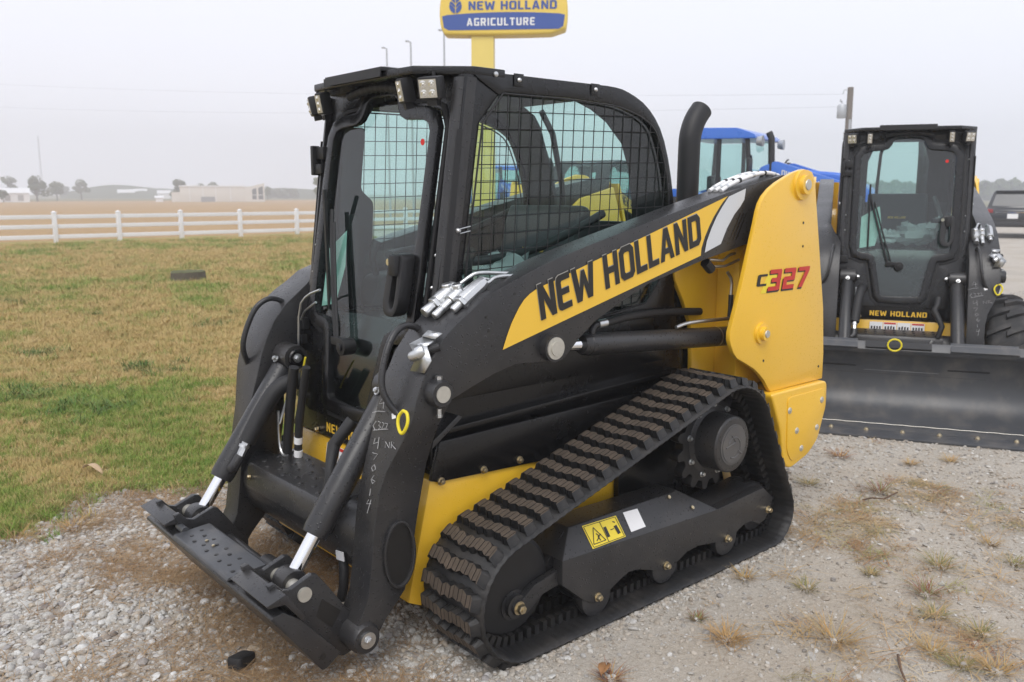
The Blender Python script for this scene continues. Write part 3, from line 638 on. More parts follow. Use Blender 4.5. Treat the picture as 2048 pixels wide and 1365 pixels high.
# wiper, motor and washer line
wm = MB(); wm.tube([dp(-.10, 1.02, .05), dp(-.16, 1.2, .052), dp(-.22, 1.40, .05), dp(-.255, 1.52, .046)], .009, 8).tube([dp(-.075, 1.02, .055), dp(-.135, 1.2, .055), dp(-.22, 1.47, .05)], .006, 8)
wm.box((dx(1.35)+.045, -.255, 1.35), (.012, .014, .50), Matrix.Rotation(.02, 3, 'X')); wm.build('wiper_arm', BLKM, door)
MB().cyl(dp(-.02, 1.005, .02), dp(-.02, 1.005, .075), .032, n=18).cyl(dp(-.02, 1.005, .075), dp(-.02, 1.005, .085), .016, n=10).box((dx(1.02)+.05, -.06, 1.02), (.03, .11, .03)).build('wiper_motor', BLKM, door, bevel=.003)
MB().cyl(dp(.275, 1.765, .0135), dp(.275, 1.765, .0145), .012, n=14).build('glass_dot', P('red dot', (.7, .02, .015), .5), door)
MB().poly([dp(-.31, 1.36, .0105), dp(-.18, 1.44, .0105), dp(-.16, 1.30, .0105), dp(-.20, 1.15, .0105), dp(-.31, 1.13, .0105)]).build('window_sticker', P('pale green sheet', (.36, .52, .47), .6, var=.25, scale=25), door)

# side frames with the guarded windows
so = [(.165, .86), (.105, 1.29), (.005, 1.985), (-.171, 2.0), (-.45, 2.0), (-.70, 2.0), (-.82, 1.985), (-.953, 1.925), (-1.055, 1.80), (-1.126, 1.557), (-1.15, 1.25), (-1.15, .86), (-.6, .86)]
si = [(.045, 1.09), (.018, 1.344), (-.056, 1.825), (-.153, 1.936), (-.474, 1.939), (-.685, 1.933), (-.80, 1.92), (-.937, 1.878), (-1.013, 1.80), (-1.085, 1.58), (-1.08, 1.26), (-.95, 1.12), (-.6, 1.08)]
def dens(L, k=3):
    r_ = [Vector(p) for p in L]; n = len(r_); o = []
    for i in range(n):
        p0, p1, p2, p3 = r_[i-1], r_[i], r_[(i+1) % n], r_[(i+2) % n]
        for j in range(k):
            t = j/k; q = .5*((2*p1)+(-p0+p2)*t+(2*p0-5*p1+4*p2-p3)*t*t+(-p0+3*p1-3*p2+p3)*t**3); lin = p1.lerp(p2, t)
            z = q if 5 <= i <= 9 else lin; o.append((z.x, z.y))
    return o
so_, si_ = dens(so), dens(si)
def inside(x, z, L):
    c = False; n = len(L)
    for i in range(n):
        (x1, z1), (x2, z2) = L[i], L[(i+1) % n]
        if (z1 > z) != (z2 > z) and x < (x2-x1)*(z-z1)/(z2-z1)+x1: c = not c
    return c
def clip(p, d, L):
    """spans of the line p+t*d inside loop L"""
    ts = []; n = len(L)
    for i in range(n):
        a, b = Vector(L[i]), Vector(L[(i+1) % n]); e = b-a; den = d.x*e.y-d.y*e.x
        if abs(den) < 1e-9: continue
        t = ((a.x-p.x)*e.y-(a.y-p.y)*e.x)/den; u_ = ((a.x-p.x)*d.y-(a.y-p.y)*d.x)/den
        if 0 <= u_ < 1: ts.append(t)
    ts.sort(); return list(zip(ts[::2], ts[1::2]))
for s in (1, -1):
    sf = part(MB().ring(so_, si_, 'y', *Y(s, .435, .468)), 'side_frame', BLK, bevel=.006)
    ro = [(p[0], p[1]) for p in so_[6:30]]; inn = [((p[0]-.47)*.965+.452, (p[1]-1.4)*.965+1.392) for p in ro]
    MB().ring(ro+inn[::-1], [(a*.999, b*.999) for a, b in ro+inn[::-1]], 'y', *Y(s, .468, .470)) if False else None
    MB().poly([(x, s*.452, z) for x, z in offset(si_, .008)]).build('side_glass', GLL, sf)
    gm = MB(); L = offset(si_, -.006)
    for k in range(26):
        z0 = .95+.061*k
        for t0, t1 in clip(Vector((0, z0)), Vector((-1, .03)), L): gm.cyl((-t0, s*.474, z0+.03*t0), (-t1, s*.474, z0+.03*t1), .0019, n=6)
    for k in range(22):
        x0 = .09-.0552*k
        for t0, t1 in clip(Vector((x0, 1.0)), Vector((-.05, 1)), L): gm.cyl((x0-.05*t0, s*.4785, 1.0+t0), (x0-.05*t1, s*.4785, 1.0+t1), .0019, n=6)
    L2 = L+[L[0]]; gm.tube([(x, s*.476, z) for x, z in L2], .0035, 6)
    gm.build('window_guard', BLKM, sf)
    for px, py in ((1038, 161), (1191, 180)):
        p = U(px, py, 'y', .472); MB().box((p.x, s*.4705, p.z), (.045, .005, .045)).build('guard_tab', BLK, sf, bevel=.0015)
        MB().lathe([(.009, 0), (.008, .6), (.004, 1)], (p.x, s*.473, p.z), (p.x, s*.481, p.z), 12).build('bolt', ZINC, sf)
    p = U(919, 462, 'y', .48); MB().lathe([(.010, 0), (.009, .6), (.004, 1)], (p.x, s*.470, p.z), (p.x, s*.482, p.z), 12).build('bolt', ZINC, sf)
    for dz in (.006, -.010): MB().cyl((p.x-.005, s*.477, p.z+dz), (p.x-.05, s*.477, p.z+dz+.008), .002, n=6).build('guard_clip', ZINC, sf)
    # corner post: rounded fillet between front and side
    rows = []
    for z in np.linspace(.86, 1.975, 8):
        x1 = .165-(z-.86)*.144; rows.append([(x1-.05, s*.4695, z), (x1-.012, s*.4695, z), (x1+.008, s*.462, z), (x1+.02, s*.445, z), (x1+.022, s*.43, z), (x1-.02, s*.43, z)])
    pc = MB(); pc.grid(rows, closed=True); pc.poly(rows[0]); pc.poly(rows[-1]); cpst = part(pc, 'corner_post', GRY, bevel=.003)
    for px, py in ((908, 270), (878, 510), (870, 572)):
        p = U(px, py, 'x', .08); MB().lathe([(.007, 0), (.006, .6), (.003, 1)], (dx(p.z)+.002, s*.425, p.z), (dx(p.z)+.010, s*.425, p.z), 12).build('bolt', ZINC, cpst)
    # ribbed pillar trim inside the window front edge
    MB().prism([(.10, 1.10), (.085, 1.30), (.02, 1.80), (.045, 1.80), (.11, 1.30), (.125, 1.10)], 'y', *Y(s, .468, .4715)).build('pillar_trim', BLKM, cpst)

# roof and visor
rf = [(-.10, 1.93), (-.10, 2.0), (-.70, 2.002), (-.74, 1.995), (-.74, 1.975), (-.69, 1.978), (-.12, 1.972)]
roof = part(MB().prism(rf, 'y', -.452, .452), 'roof', BLK, bevel=.004)
vz = 2.012
vis = [(-.17, .472), (-.03, .474), (.135, .345), (.145, .20), (.145, -.20), (.135, -.345), (-.03, -.474), (-.17, -.472)]
vs_ = part(MB().prism(vis, 'z', vz-.028, vz), 'visor', BLK, bevel=.005)
gx = MB().box((.10, -.02, vz+.006), (.11, .40, .014))
gx.build('visor_grille', BLKM, vs_, bevel=.002)
MB().box((.158, -.02, vz-.008), (.006, .40, .028)).build('visor_lip', BLKM, vs_)
for k in range(12): MB().box((.10, -.20+.033*k, vz+.0145), (.07, .012, .004)).build('slot', SIL, vs_)
for s in (1, -1):
    MB().prism([(-.17, 1.985), (-.03, 1.985), (-.06, 1.965), (-.10, 1.945), (-.14, 1.925), (-.16, 1.93), (-.18, 1.96)], 'y', *Y(s, .468, .474)).build('visor_ear', BLK, vs_, bevel=.002)
    p = U(992, 149, 'y', .476); MB().lathe([(.010, 0), (.009, .6), (.004, 1)], (p.x, s*.474, p.z), (p.x, s*.482, p.z), 12).build('bolt', ZINC, vs_)
# recessed brow behind the lamps
part(MB().prism([(-.455, 1.985), (.455, 1.985), (.455, 1.80), (.40, 1.86), (.30, 1.895), (.17, 1.90), (.15, 1.985), (-.15, 1.985), (-.17, 1.90), (-.30, 1.895), (-.40, 1.86), (-.455, 1.80)], 'x', -.02, .012), 'brow_panel', BLK, bevel=.003)
rbt = MB(); pth = [(.075, -.17+.34*t, 1.955+.018*math.sin(math.pi*t)) for t in np.linspace(0, 1, 30)]
rbt.tube(pth, [.0155 if i % 3 else .0195 for i in range(30)], 10); part(rbt, 'wiring_conduit', HOSE)
# lamps: square pod + narrow angled pod each side
for s in (1, -1):
    for (px, py, w_, h_, az, x_) in ((863, 176, .082, .075, 25, .10), (812, 181, .04, .085, -5, .125)):
        p = U(px, py, 'x', x_); c = Vector((p.x, s*p.y, p.z)); M = Matrix.Rotation(R(az*s), 3, 'Z') @ Matrix.Rotation(R(12), 3, 'Y')
        lp = part(MB().box(c, (.05, w_, h_), M), 'work_lamp', BLKM, bevel=.008)
        f = MB().box(c+M @ Vector((.0255, 0, 0)), (.003, w_*.8, h_*.8), M).build('lamp_lens', LENS, lp)
        nx = 2 if w_ > .06 else 1; nz = 2 if w_ > .06 else 3
        for i in range(nx):
            for j in range(nz):
                q = c+M @ Vector((.0272, (i-(nx-1)/2)*w_*.4, (j-(nz-1)/2)*h_*.8/nz)); r_ = min(w_*.8/nx, h_*.8/nz)*.42
                MB().lathe([(r_, 0), (r_*.7, .3), (r_*.35, .4), (r_*.2, 1)], q, q+M @ Vector((.004, 0, 0)), 14).build('reflector', LED, lp)
        MB().cyl(c+Vector((-.01, 0, h_*.45)), (c.x-.01, c.y, 1.99), .006, n=8).box(c+Vector((-.01, 0, -h_*.62)), (.03, w_*.45, .02), M).split('lamp_bracket', BLKM, lp)
# rear: low wall, and glass that curves up into the roof
rw = part(MB().box((-1.115, 0, 1.20), (.03, .88, .52)), 'rear_wall', BLKM, bevel=.01)
rp = [(-.735, 1.985), (-.82, 1.972), (-.90, 1.94), (-.965, 1.89), (-1.03, 1.80), (-1.075, 1.70), (-1.105, 1.56), (-1.115, 1.43), (-1.118, 1.29)]
g = MB(); g.grid([[(x, -.436, z), (x, .436, z)] for x, z in rp]); g.build('rear_glass', GLL, rw)
for s in (1, -1):
    g = MB(); rows = [[(x+.006, s*.436, z), (x-.012, s*.436, z), (x-.012, s*(.25 if z < 1.83 else .25-.09*(z-1.83)/.16), z), (x+.006, s*(.25 if z < 1.83 else .25-.09*(z-1.83)/.16), z)] for x, z in rp]; g.grid(rows, closed=True); g.build('rear_frame', BLKM, rw)
MB().tube([(-1.085, -.16, 1.28), (-1.07, -.16, 1.60), (-.99, -.15, 1.86), (-.90, -.13, 1.955)], .014, 8).build('rear_wiper_bar', BLKM, rw)
# seat, bars and levers
seat = MB(); seat.prism(rounded([(-.25, 1.02), (-.25, 1.10), (-.62, 1.13), (-.80, 1.10), (-.80, 1.0)], .03), 'y', -.24, .24)
seat = part(seat, 'seat', SEATM, bevel=.03, seg=3)
MB().prism(rounded([(-.68, 1.08), (-.765, 1.46), (-.80, 1.54), (-.86, 1.52), (-.82, 1.05)], .04), 'y', -.24, .24).build('backrest', SEATM, seat, bevel=.03, seg=3)
t = MB(); word(t, 'NEW HOLLAND', (-.728, -.07, 1.33), (0, 1, 0), (-.22, 0, 1), .018, .14); t.build('seat_lettering', YELD, seat, flip=False)
for s in (1, -1):
    arm = part(MB().prism(rounded([(-.02, 1.02), (-.10, 1.24), (-.45, 1.28), (-.60, 1.25), (-.60, 1.0), (-.1, .98)], .03), 'y', *Y(s, .27, .40)), 'control_console', PLAS, bevel=.015)
    MB().tube([(-.12, s*.33, 1.24), (-.10, s*.33, 1.33), (-.13, s*.33, 1.38)], [.014, .018, .024], 10, smooth=1).build('joystick', PLAS, arm)
    MB().tube([(-.86, s*.30, 1.50), (-.70, s*.31, 1.44), (-.45, s*.31, 1.36), (-.20, s*.31, 1.33), (-.12, s*.22, 1.33)], .018, 10, smooth=2).build('safety_bar', PLAS, arm)
clr = glass('plastic film', (.80, .88, .87), 1.0)
def crumple(c, r_, name):
    vs, fs = [], []; n, m_ = 14, 9
    for i in range(m_):
        for k in range(n):
            a_, b_ = 2*math.pi*k/n, math.pi*(.1+.8*i/(m_-1)); f = .75+.5*random.random()
            vs.append((c[0]+r_[0]*f*math.sin(b_)*math.cos(a_), c[1]+r_[1]*f*math.sin(b_)*math.sin(a_), c[2]+r_[2]*f*math.cos(b_)))
    b = MB(); b.grid([vs[i*n:(i+1)*n] for i in range(m_)], closed=True); return part(b, name, FILM, sharp=20)
FILM = bpy.data.materials.new('crumpled film'); FILM.use_nodes = True
_n = FILM.node_tree.nodes; _b = _n['Principled BSDF']; _b.inputs['Base Color'].default_value = (.75, .80, .80, 1); _b.inputs['Roughness'].default_value = .18; _b.inputs['Alpha'].default_value = .42
crumple((-.33, .30, 1.27), (.13, .09, .09), 'plastic_wrap'); crumple((-.45, .12, 1.22), (.15, .15, .09), 'plastic_wrap'); crumple((-.30, -.1, 1.2), (.10, .10, .06), 'plastic_wrap')
part(MB().box((-.36, 0, 1.955), (.5, .84, .03)), 'headliner', PLAS, bevel=.01)
part(MB().box((-.98, 0, 1.02), (.25, .86, .34)), 'parcel_shelf', PLAS, bevel=.02)
part(MB().box((.06, 0, .93), (.05, .50, .06)).box((.0, -.30, 1.2), (.04, .02, .6)), 'foot_rest', PLAS, bevel=.01)

part(MB().prism(rounded([(.05, 1.05), (-.02, 1.86), (-.13, 1.86), (-.10, 1.60), (-.16, 1.55), (-.15, 1.36), (-.10, 1.30), (-.10, 1.05)], .02), 'y', -.43, -.395), 'pillar_cover', PLAS, bevel=.01)
# exhaust behind the cab
ex_ = MB(); e0 = U(1374, 410, 'y', .25); ez0 = e0.z-.45
pts = [(e0.x, .25, ez0), (e0.x, .25, e0.z+.28), (e0.x-.01, .25, e0.z+.34), (e0.x-.04, .25, e0.z+.40), (e0.x-.085, .25, e0.z+.445)]
part(MB().tube(pts, .052, 24, smooth=2), 'exhaust_stack', BLKM)
# ---- tracks
cir = [((.03, .228), .220), ((-1.13, .54), .258), ((-1.455, .154), .146)]       # front idler, sprocket, rear idler (belt outer radius)
def hull_path(cs, n=400):
    pts = [(c[0]+r_*math.cos(t), c[1]+r_*math.sin(t)) for c, r_ in cs for t in np.linspace(0, 2*math.pi, 241)[:-1]]
    pts = sorted(set(pts)); cr = lambda o, a, b: (a[0]-o[0])*(b[1]-o[1])-(a[1]-o[1])*(b[0]-o[0]); H = []
    for seq in (pts, pts[::-1]):
        h = []
        for p in seq:
            while len(h) >= 2 and cr(h[-2], h[-1], p) <= 0: h.pop()
            h.append(p)
        H += h[:-1]
    A = np.array(H+[H[0]]); sl = np.r_[0, np.cumsum(np.hypot(*np.diff(A, axis=0).T))]; t = np.linspace(0, sl[-1], n+1)[:-1]
    return np.c_[np.interp(t, sl, A[:, 0]), np.interp(t, sl, A[:, 1])], sl[-1]
path, LEN = hull_path(cir, 456); NL = 57
def frame(i):
    a, b = path[(i-2) % len(path)], path[(i+2) % len(path)]; t = Vector((b[0]-a[0], b[1]-a[1])).normalized(); return Vector(path[i]), t, Vector((t.y, -t.x))   # outward normal (path ccw)
lug = MB(); nb = 7; bw = .306/nb
for i in range(nb):
    y = -.153+bw*(i+.5); ox, oy = ((-.006, .001), (.0, .006), (.006, .0), (.0, -.006), (-.006, .001), (.001, .007), (.006, .0))[i]; hw = bw*.5
    xa, xb = -.0245, .0245
    for (ya, yb, oa, ob) in ((y-hw, y-.001, ox-.004, (ox+oy)/2+.004), (y+.001, y+hw-.0034, (ox+oy)/2+.004, oy-.004)):
        h = .031; ins = .004; e0 = .014 if (i == 0 and ya < y-.01) else 0; e1 = .014 if (i == nb-1 and yb > y+.01) else 0
        vs = [(xa+oa, ya, 0), (xb+oa, ya, 0), (xb+ob, yb, 0), (xa+ob, yb, 0), (xa+oa+ins, ya+e0, h), (xb+oa-ins, ya+e0, h), (xb+ob-ins, yb-e1, h), (xa+ob+ins, yb-e1, h)]
        lug.add(vs, [(0, 1, 5, 4), (1, 2, 6, 5), (2, 3, 7, 6), (3, 0, 4, 7)], 0); lug.add([vs[4], vs[5], vs[6], vs[7]], [(0, 1, 2, 3)], 1)
lug_o = None
for s in (1, -1):
    b = MB(); rows = []
    prof = [(0, .522), (0, .838), (-.008, .845), (-.016, .838), (-.020, .80), (-.020, .56), (-.016, .522)]
    for i in range(len(path)):
        c, t, n_ = frame(i); jit = .0015*math.sin(i*1.7)
        rows.append([(c.x+n_.x*(d_+jit), s*y, c.y+n_.y*(d_+jit)) for d_, y in prof])
    rows.append(rows[0]); b.grid(rows, closed=True)
    belt = part(b, 'track_belt', RUB, shared=False, sharp=50)
    for k in range(NL):
        c, t, n_ = frame(int(k*len(path)/NL))
        if lug_o is None: lo_ = lug.build('tread_lug', [RUB, LUGT], belt, bevel=.0018, seg=1, sharp=30); lug_o = lo_
        else: lo_ = lug_o.copy(); COL.objects.link(lo_); lo_.parent = belt
        M = Matrix(((t.x, 0, n_.x, c.x), (0, -1, 0, s*.681), (t.y, 0, n_.y, c.y), (0, 0, 0, 1))); lo_.matrix_local = M
    cg = MB()
    for k in range(NL*2):
        c, t, n_ = frame(int(k*len(path)/NL/2)); nn = -n_
        for yy in (.63, .735):
            M = Matrix(((t.x, 0, nn.x), (0, 1, 0), (t.y, 0, nn.y)))
            cg.box(Vector((c.x, s*yy, c.y))+Vector((nn.x, 0, nn.y))*.036, (.02, .028, .04), M)
    cg.build('guide_cog', RUB, belt, kind='stuff')
    # frame plate with folded top
    fold = [(1125, 1123), (1436, 1019), (1527, 976), (1546, 995), (1540, 1019), (1530, 1040), (1518, 1049), (1504, 1043), (1491, 1047), (1478, 1060), (1466, 1074), (1453, 1082), (1395, 1093), (1374, 1105), (1354, 1126), (1332, 1142), (1275, 1140), (1258, 1145), (1242, 1159), (1215, 1186), (1205, 1203), (1185, 1208), (1170, 1203), (1125, 1172)]
    FO = XZ(fold, .79)
    tf = MB().prism(FO, 'y', *Y(s, .74, .79))
    a, b2 = FO[0], FO[1]; c2 = FO[2]
    fo = Vector((b2[0]-a[0], 0, b2[1]-a[1])); nfl = fo.cross(Vector((0, -.07, .085))).normalized()
    ta, tb = UP(1136, 1055, (a[0], .79, a[1]), nfl), UP(1354, 981, (a[0], .79, a[1]), nfl)
    tf.add([(a[0], s*.79, a[1]), (b2[0], s*.79, b2[1]), (tb.x, s*tb.y, tb.z), (ta.x, s*ta.y, ta.z), (a[0], s*.60, a[1]), (b2[0], s*.60, b2[1]), (tb.x, s*.60, tb.z), (ta.x, s*.60, ta.z)],
           [(0, 1, 2, 3), (3, 2, 6, 7), (0, 3, 7, 4), (1, 5, 6, 2)])
    tf.prism([(b2[0], b2[1]), (c2[0], c2[1]), (c2[0], c2[1]-.05), (b2[0], b2[1]-.05)], 'y', *Y(s, .60, .742))
    tf = part(tf, 'track_frame', GRY, shared=False, bevel=.004)
    for px, py in ((1195, 1194), (1332, 1131), (1454, 1077), (1535, 1019)):
        p = U(px, py, 'y', .79); MB().hexbolt((p.x, s*.79, p.z), (0, s, 0), .013, .016).build('roller_bolt', BOLT, tf)
        if px < 1500:
            MB().lathe([(.03, 0), (.073, .02), (.080, .12), (.068, .25), (.045, .30), (.045, .7), (.068, .75), (.080, .88), (.076, .97), (.058, .985), (.03, .96)], (p.x, s*.555, p.z), (p.x, s*.792, p.z), 36).build('roller', GRY, tf)
    for px, py in ((1337, 995), (1384, 1016)):
        p = UP(px, py, (a[0], .79, a[1]), nfl)
        MB().hexbolt((p.x, s*p.y, p.z), (0, s*.8, .6), .009, .006, wash=False).build('cover_bolt', BOLT, tf)
    # crush warning and maker's label on the fold
    nrm = nfl.copy()
    if nrm.y < 0: nrm = -nrm
    def FP(px, py, o): p = UP(px, py, (a[0], .79, a[1]), nrm)+nrm*o; return (p.x, s*p.y, p.z)
    MB().poly([FP(*q, .002) for q in ((1163, 1053), (1231, 1032), (1251, 1074), (1185, 1099))]).build('warning_label', SYEL, tf)
    ln = MB()
    def line(pts, w_=1.0):
        for (x0, y0), (x1, y1) in zip(pts, pts[1:]):
            L_ = math.hypot(x1-x0, y1-y0) or 1; nx, ny = -(y1-y0)/L_*w_, (x1-x0)/L_*w_
            ln.poly([FP(x0+nx, y0+ny, .0032), FP(x1+nx, y1+ny, .0032), FP(x1-nx, y1-ny, .0032), FP(x0-nx, y0-ny, .0032)])
    line([(1166, 1055), (1229, 1035), (1248, 1073), (1187, 1096), (1166, 1055)], .6); line([(1198, 1045), (1217, 1084)], .6)
    line([(1185, 1056), (1187, 1090), (1211, 1081), (1185, 1056)], .8); line([(1191, 1068), (1198, 1074), (1193, 1083)], 1); line([(1201, 1069), (1195, 1074), (1201, 1082)], 1)
    line([(1208, 1055), (1217, 1075)], 3); line([(1220, 1061), (1227, 1058)], .8)
    line([(1229, 1052), (1238, 1068)], 3.2); line([(1226, 1046), (1226.8, 1044)], 2.6)
    ln.build('label_print', INK, tf)
    MB().poly([FP(*q, .002) for q in ((1245, 1026), (1274, 1018), (1291, 1054), (1262, 1065))]).build('maker_label', WHT, tf)
    # idler fork and wheels
    fp_ = [(1030, 1226), (1045, 1200), (1068, 1172), (1118, 1140), (1126, 1165), (1085, 1190), (1060, 1222), (1050, 1232)]
    part(MB().prism(rounded(XZ(fp_, .765), .012), 'y', *Y(s, .735, .765)), 'idler_fork', GRY, shared=False, bevel=.005)
    fk = [(1068, 1180), (1120, 1075), (1130, 1060), (1136, 1110), (1120, 1140)]
    part(MB().prism(XZ(fk, .72), 'y', *Y(s, .64, .72)), 'idler_yoke', GRY, shared=False, bevel=.01)
    p = U(1041, 1218, 'y', .775)
    idl = part(MB().lathe([(.05, 0), (.165, .02), (.182, .12), (.182, .3), (.12, .36), (.12, .64), (.182, .7), (.182, .88), (.165, .98), (.06, 1)], (.03, s*.575, .235), (.03, s*.735, .235), 40), 'front_idler', BLKM, shared=False)
    MB().lathe([(.055, 0), (.055, .4), (.042, .42), (.042, .8), (.028, .82), (.025, 1)], (p.x, s*.72, p.z), (p.x, s*.768, p.z), 24).build('idler_hub', GRY, idl)
    MB().hexbolt((p.x, s*.766, p.z), (0, s, 0), .018, .02).build('idler_bolt', BOLT, idl)
    part(MB().lathe([(.05, 0), (.105, .02), (.115, .12), (.115, .3), (.07, .36), (.07, .64), (.115, .7), (.115, .88), (.105, .98), (.05, 1)], (-1.455, s*.575, .163), (-1.455, s*.735, .163), 32), 'rear_idler', GRY, shared=False)
    # sprocket: toothed disc + motor hub
    g = []; NT = 15
    for k in range(NT):
        for f, r_ in ((0, .180), (.18, .183), (.30, .212), (.42, .220), (.58, .220), (.70, .212), (.82, .183)):
            q = 2*math.pi*(k+f)/NT; g.append((-1.13+r_*math.cos(q), .54+r_*math.sin(q)))
    spk = part(MB().prism(g, 'y', *Y(s, .655, .70)), 'drive_sprocket', BLKM, shared=False, bevel=.003)
    h0 = U(1467, 890, 'y', .815)
    MB().lathe([(.155, 0), (.15, .1), (.125, .14), (.121, .95), (.114, 1)], (h0.x, s*.69, h0.z), (h0.x, s*.812, h0.z), 44).build('motor_hub', GRY, spk, bevel=.002)
    MB().lathe([(.088, 0), (.088, .5), (.078, .55), (.078, 1)], (h0.x, s*.812, h0.z), (h0.x, s*.818, h0.z), 36).build('hub_cap', GRYL, spk)
    emb = MB(); emb.tube([(h0.x+.045*math.cos(t_), s*.818, h0.z-.012+.045*math.sin(t_)) for t_ in np.linspace(.5, 5.2, 14)], .0035, 6)
    emb.tube([(h0.x+.02, s*.818, h0.z+.045), (h0.x-.01, s*.818, h0.z+.01), (h0.x+.055, s*.818, h0.z-.005)], .0035, 6).tube([(h0.x-.03, s*.818, h0.z-.03), (h0.x-.05, s*.818, h0.z-.045)], .006, 6); emb.build('cap_emblem', GRYL, spk)
    for k in range(9):
        q = 2*math.pi*k/9+.2; MB().hexbolt((h0.x+.155*math.cos(q), s*.70, h0.z+.155*math.sin(q)), (0, s, 0), .010, .012).build('sprocket_bolt', ZINC, spk)
    part(MB().prism([(-.74, .20), (-.74, .48), (-1.0, .56), (-1.4, .50), (-1.5, .2)], 'y', *Y(s, .505, .53)), 'track_mount', BLK, shared=False)

# ---- chalk writing on the near leg
ch = MB(); Lp = Vector((.37, .45, .935)); Lq = Vector((.452, .45, .63)); nF = (Lq-Lp).cross(Vector((0, 1, 0))); nF = nF if nF.x > 0 else -nF; nF.normalize()
def stroke(pts): ch.tube([UP(x, y, (.412, .5, .765), nF)+nF*(.0035) for x, y in pts], .0011, 5)
stroke([(768, 795), (760, 808), (774, 806)]); stroke([(770, 798), (768, 818)]); stroke([(747, 826), (758, 823), (772, 824)])
stroke([(754, 843), (748, 852), (752, 861)]); stroke([(758, 843), (763, 846), (759, 851), (763, 855), (758, 860)]); stroke([(766, 845), (770, 848), (765, 858), (771, 857)]); stroke([(772, 847), (777, 848), (773, 859)])
stroke([(748, 861), (778, 859)]); stroke([(752, 877), (749, 888), (758, 885)]); stroke([(760, 875), (757, 898)])
stroke([(772, 896), (773, 884), (780, 897), (781, 885)]); stroke([(784, 897), (785, 884), (790, 886), (786, 891), (793, 899)])
stroke([(747, 906), (757, 909), (749, 920)]); stroke([(750, 930), (745, 936), (747, 943), (753, 939), (751, 930)]); stroke([(750, 951), (744, 960), (747, 968), (752, 963), (746, 960)])
stroke([(743, 978), (741, 992)]); stroke([(739, 1000), (735, 1008), (744, 1008)]); stroke([(744, 1000), (736, 1027)])
ch.build('chalk_mark', CHALK, arm_l)
stc = MB(); stc.poly([UP(x, y, (.392, .5, .83), nF)+nF*.004 for x, y in ((785, 828), (793, 826), (794, 837), (786, 839))]); stc.build('small_sticker', WHT, arm_l)
# ================================================================== wheeled loader parked to the right, its bucket towards us
W2 = empty('skid_steer_loader', (-4.874, -.282, 0), R(29)); W2.scale = (1.02, .985, 1.035)
tag(W2, 'wheeled skid steer loader with a wide grey bucket parked behind on the right', 'skid steer')
for o in SHARED: dup(o, W2)
wheel = MB(); prof = [(.17, 0), (.20, .02), (.24, .0), (.30, .01), (.355, .06), (.375, .15), (.378, .5), (.375, .85), (.355, .94), (.30, .99), (.24, 1.0), (.20, .98), (.17, 1)]
def make_wheel(parent, x, s):
    z = .40
    ty = MB().lathe(prof, (x, s*.60, z), (x, s*.885, z), 48).build('tyre', TYRE, parent)
    lg = MB()
    for k in range(18):
        for h, (ya, yb) in enumerate(((.60, .755), (.73, .885))):
            a = 2*math.pi*(k+.5*h)/18; sk = .20*(1 if h else -1)
            rows = []
            for t in np.linspace(0, 1, 5):
                y = ya+(yb-ya)*t; edge_ = (t if h else 1-t); rr = .372-.03*max(0, edge_-.6)/.4; q = a+sk*(edge_)*.9-.09
                row = []
                for (dq, dr) in ((-.055, -.01), (-.042, .035), (.042, .035), (.055, -.01)):
                    row.append((x+(rr+dr)*math.cos(q+dq), s*y, z+(rr+dr)*math.sin(q+dq)))
                rows.append(row)
            lg.grid(rows); lg.poly(rows[0]); lg.poly(rows[-1])
    lg.build('tyre_lug', TYRE, ty, sharp=30, kind='stuff')
    rim = MB().lathe([(.04, .5), (.10, .55), (.15, .62), (.185, .95), (.19, 1)], (x, s*.62, z), (x, s*.875, z), 36, cap=False).cyl((x, s*.70, z), (x, s*.78, z), .10, n=24).build('rim', YEL, ty)
for x in (.02, -1.10):
    for s in (1, -1): make_wheel(W2, x, s)
# bucket
bw_ = 1.02; bz = .86
sec = [(1.41, .0), (1.28, .014), (1.10, .030), (.95, .075), (.87, .15), (.835, .25), (.83, .36), (.85, .47), (.90, .565)]
sec2 = [(.885, .58), (.82, .48), (.80, .36), (.805, .24), (.845, .13), (.93, .05), (1.10, .004), (1.28, -.008), (1.41, -.010)]
bk = MB().prism([(a, b*bz) for a, b in sec+sec2], 'y', -bw_, bw_).build('bucket', GRYL, W2, bevel=.003, ang=60)
for s in (1, -1): MB().prism([(1.41, .0), (1.30, .05), (1.22, .22), (1.0, .44), (.90, .50), (.80, .40), (.80, .22), (.85, .10), (1.0, .02)], 'y', *Y(s, bw_, bw_+.014)).build('bucket_side', GRYL, bk, bevel=.003)
MB().prism([(a, b-.082) for a, b in [(.91, .545), (.925, .575), (.89, .625), (.83, .615), (.83, .56), (.885, .575)]], 'y', -bw_, bw_).build('bucket_top_rail', GRYL, bk, bevel=.004)
MB().prism([(1.43, .002), (1.43, .016), (1.29, .030), (1.29, .016)], 'y', -bw_+.005, bw_-.005).build('cutting_edge', GRYL, bk, bevel=.003)
for k in range(9): MB().lathe([(.017, 0), (.015, .5), (.008, 1)], (1.315, -.90+.225*k, .027), (1.32, -.90+.225*k, .042), 12).build('edge_bolt', BOLT, bk)
wl = MB().tube([(1.13, -bw_+.01+(2*bw_-.02)*t, .0295+.001*math.sin(90*t)) for t in np.linspace(0, 1, 60)], .0025, 6).build('weld_bead', STEEL, bk)
for (a, b) in ((.30, .72), (-.72, -.30)): MB().prism([(a, b-.082) for a, b in [(.93, .578), (.935, .588), (.87, .636), (.86, .628)]], 'y', a, b).build('spill_plate', GRYL, bk, bevel=.003)
MB().prism([(a, b-.082) for a, b in [(.927, .583), (.93, .592), (.89, .628), (.885, .62)]], 'y', -.25, .18).build('name_plate', BLKM, bk)
